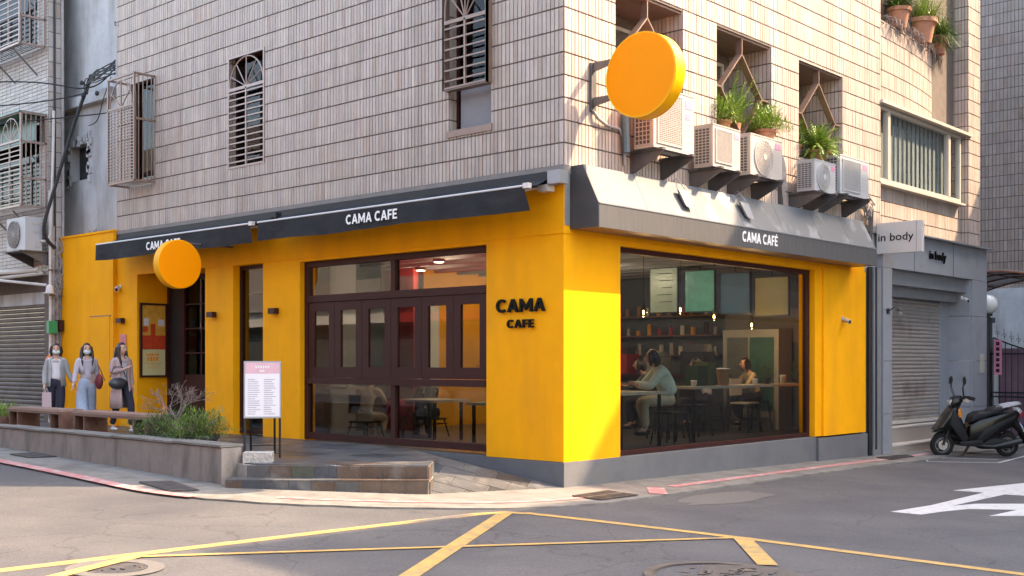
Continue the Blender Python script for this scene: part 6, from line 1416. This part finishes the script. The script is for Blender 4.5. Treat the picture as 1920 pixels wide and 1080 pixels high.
    for s in (-1,1): m.tube([(.32,s*.08,1.08),(.26,s*.22,1.11),(.18,s*.36,1.08)],.016,8)
    m.build('handlebar',m_blackm,t,smooth=True); m=MB()
    for s in (-1,1): m.tube([(.24,s*.26,1.105),(.17,s*.37,1.075)],.021,10); 
    m.build('grips',m_rub,t)
    for s in (-1,1): MB().tube([(.33,s*.24,1.07),(.26,s*.36,1.03)],.008,6).build('brake_lever',m_chrome,t)
    for s in (-1,1):
        m=MB(); m.tube([(.30,s*.20,1.11),(.34,s*.25,1.28),(.33,s*.27,1.38)],.008,6); mr=m.build('mirror',m_blackm,t); m=MB(); m.ell((.33,s*.29,1.42),(.018,.055,.08),12,8,rot=Matrix.Rotation(s*.3,3,'X')); m.build('mirror_head',m_blackm,mr,smooth=True)
    bev([(.30,.90),(.36,.86),(.30,.72),(.25,.76)],.05,m_oral,'indicator',t,.012); m=MB(); m.tube([(.36,.0,.88),(.30,0,.98)],.04,10); m.build('steering_neck',m_blackm,t)
    return t
fx,fy=10.14,-.75; rx,ry=11.03,-1.63
s1=scooter(((fx+rx)/2,(fy+ry)/2,gz(10.6,-1.2)),math.atan2(fy-ry,fx-rx),'black scooter parked in front of the steps of the shuttered shop')
s2=copy_tree(s1); s2.location=((fx+rx)/2+.78,(fy+ry)/2+.28,gz(11.3,-1)+.005); s2['label']='second dark scooter parked just behind the first, cut off by the right edge'; s2['group']='scooters parked by the shuttered shop'
# ------------------------------------------------------------------ buildings across the streets (reflected in the glass, they shade the junction)
def block(x0,x1,y0,y1,h,face,label,wallm,fascm,floors,red=False):
    t=thing('opposite_building',label,'building',((x0+x1)/2,(y0+y1)/2,-1)); MB().box((x0,y0,-2.5),(x1,y1,h)).build('wall',wallm,t)
    span=(y0,y1) if face in 'E' else (x0,x1); u=span[0]+.6; k=0
    while u+1.6<span[1]:
        for f in range(1,floors):
            z=1.1+f*3.1
            if z+1.5>h: continue
            if face=='E': fr=MB(); frameX(x1-.01,.06,u,u+1.5,z,z+1.4,.07,fr); o=fr.build('window',m_grillew,t); MB().box((x1+.005,u+.07,z+.07),(x1+.02,u+1.43,z+1.33)).build('pane',m_glass2 if k%2 else m_intd,o)
            else: fr=MB(); frameY(y1-.01,.06,u,u+1.5,z,z+1.4,.07,fr); o=fr.build('window',m_grillew,t); MB().box((u+.07,y1+.005,z+.07),(u+1.43,y1+.02,z+1.33)).build('pane',m_intd,o)
        u+=2.6; k+=1
    if face=='E':
        MB().box((x1,y0,2.9),(x1+.5,y1,3.7)).build('shop_fascia',fascm,t); MB().box((x1,y0,-1),(x1+.03,y1,2.8)).build('shop_front',m_intd,t)
        for f in range(1,floors): MB().box((x1,y0,.35+f*3.1),(x1+.7,y1,.5+f*3.1)).build('balcony_slab',m_opp2,t); MB().box((x1+.66,y0,.5+f*3.1),(x1+.7,y1,1.3+f*3.1)).build('balcony_parapet',wallm,t)
    else:
        MB().box((x0,y1,2.9),(x1,y1+.5,3.7)).build('shop_fascia',fascm,t); MB().box((x0,y1,-1),(x1,y1+.03,2.8)).build('shop_front',m_shut,t)
    return t
block(14.6,40,-20,-8,16.8,'N','tall block across the right street, outside the picture',m_opp,m_clad,5)
block(7.7,14.55,-22,-11,15.9,'N','block across the junction to the right, outside the picture',m_opp2,m_signw,5)
block(-26,-15,-4.5,6.5,9.5,'E','block with red shop board across the left street, outside the picture',m_opp2,m_redsh,4)
block(-26,-15,6.6,13,9,'E','pale block across the left street, outside the picture',m_opp2,m_clad,3)
rb=block(-26,-15,13.1,20,9,'E','block with a tall red sign board across the left street, outside the picture',m_opp,m_redsh,3); MB().box((-14.98,13.3,3.75),(-14.4,19.5,6.2)).build('sign_board',m_redsh,rb)
block(-26,-15,20.1,40,9.5,'E','darker block farther up the left street, outside the picture',m_opp,m_signw,4)
block(-40,-17,-34,-14,14,'E','block behind the camera, outside the picture',m_opp,m_clad,4)
for o in list(bpy.data.objects):
    if '_o' in o: del o['_o']
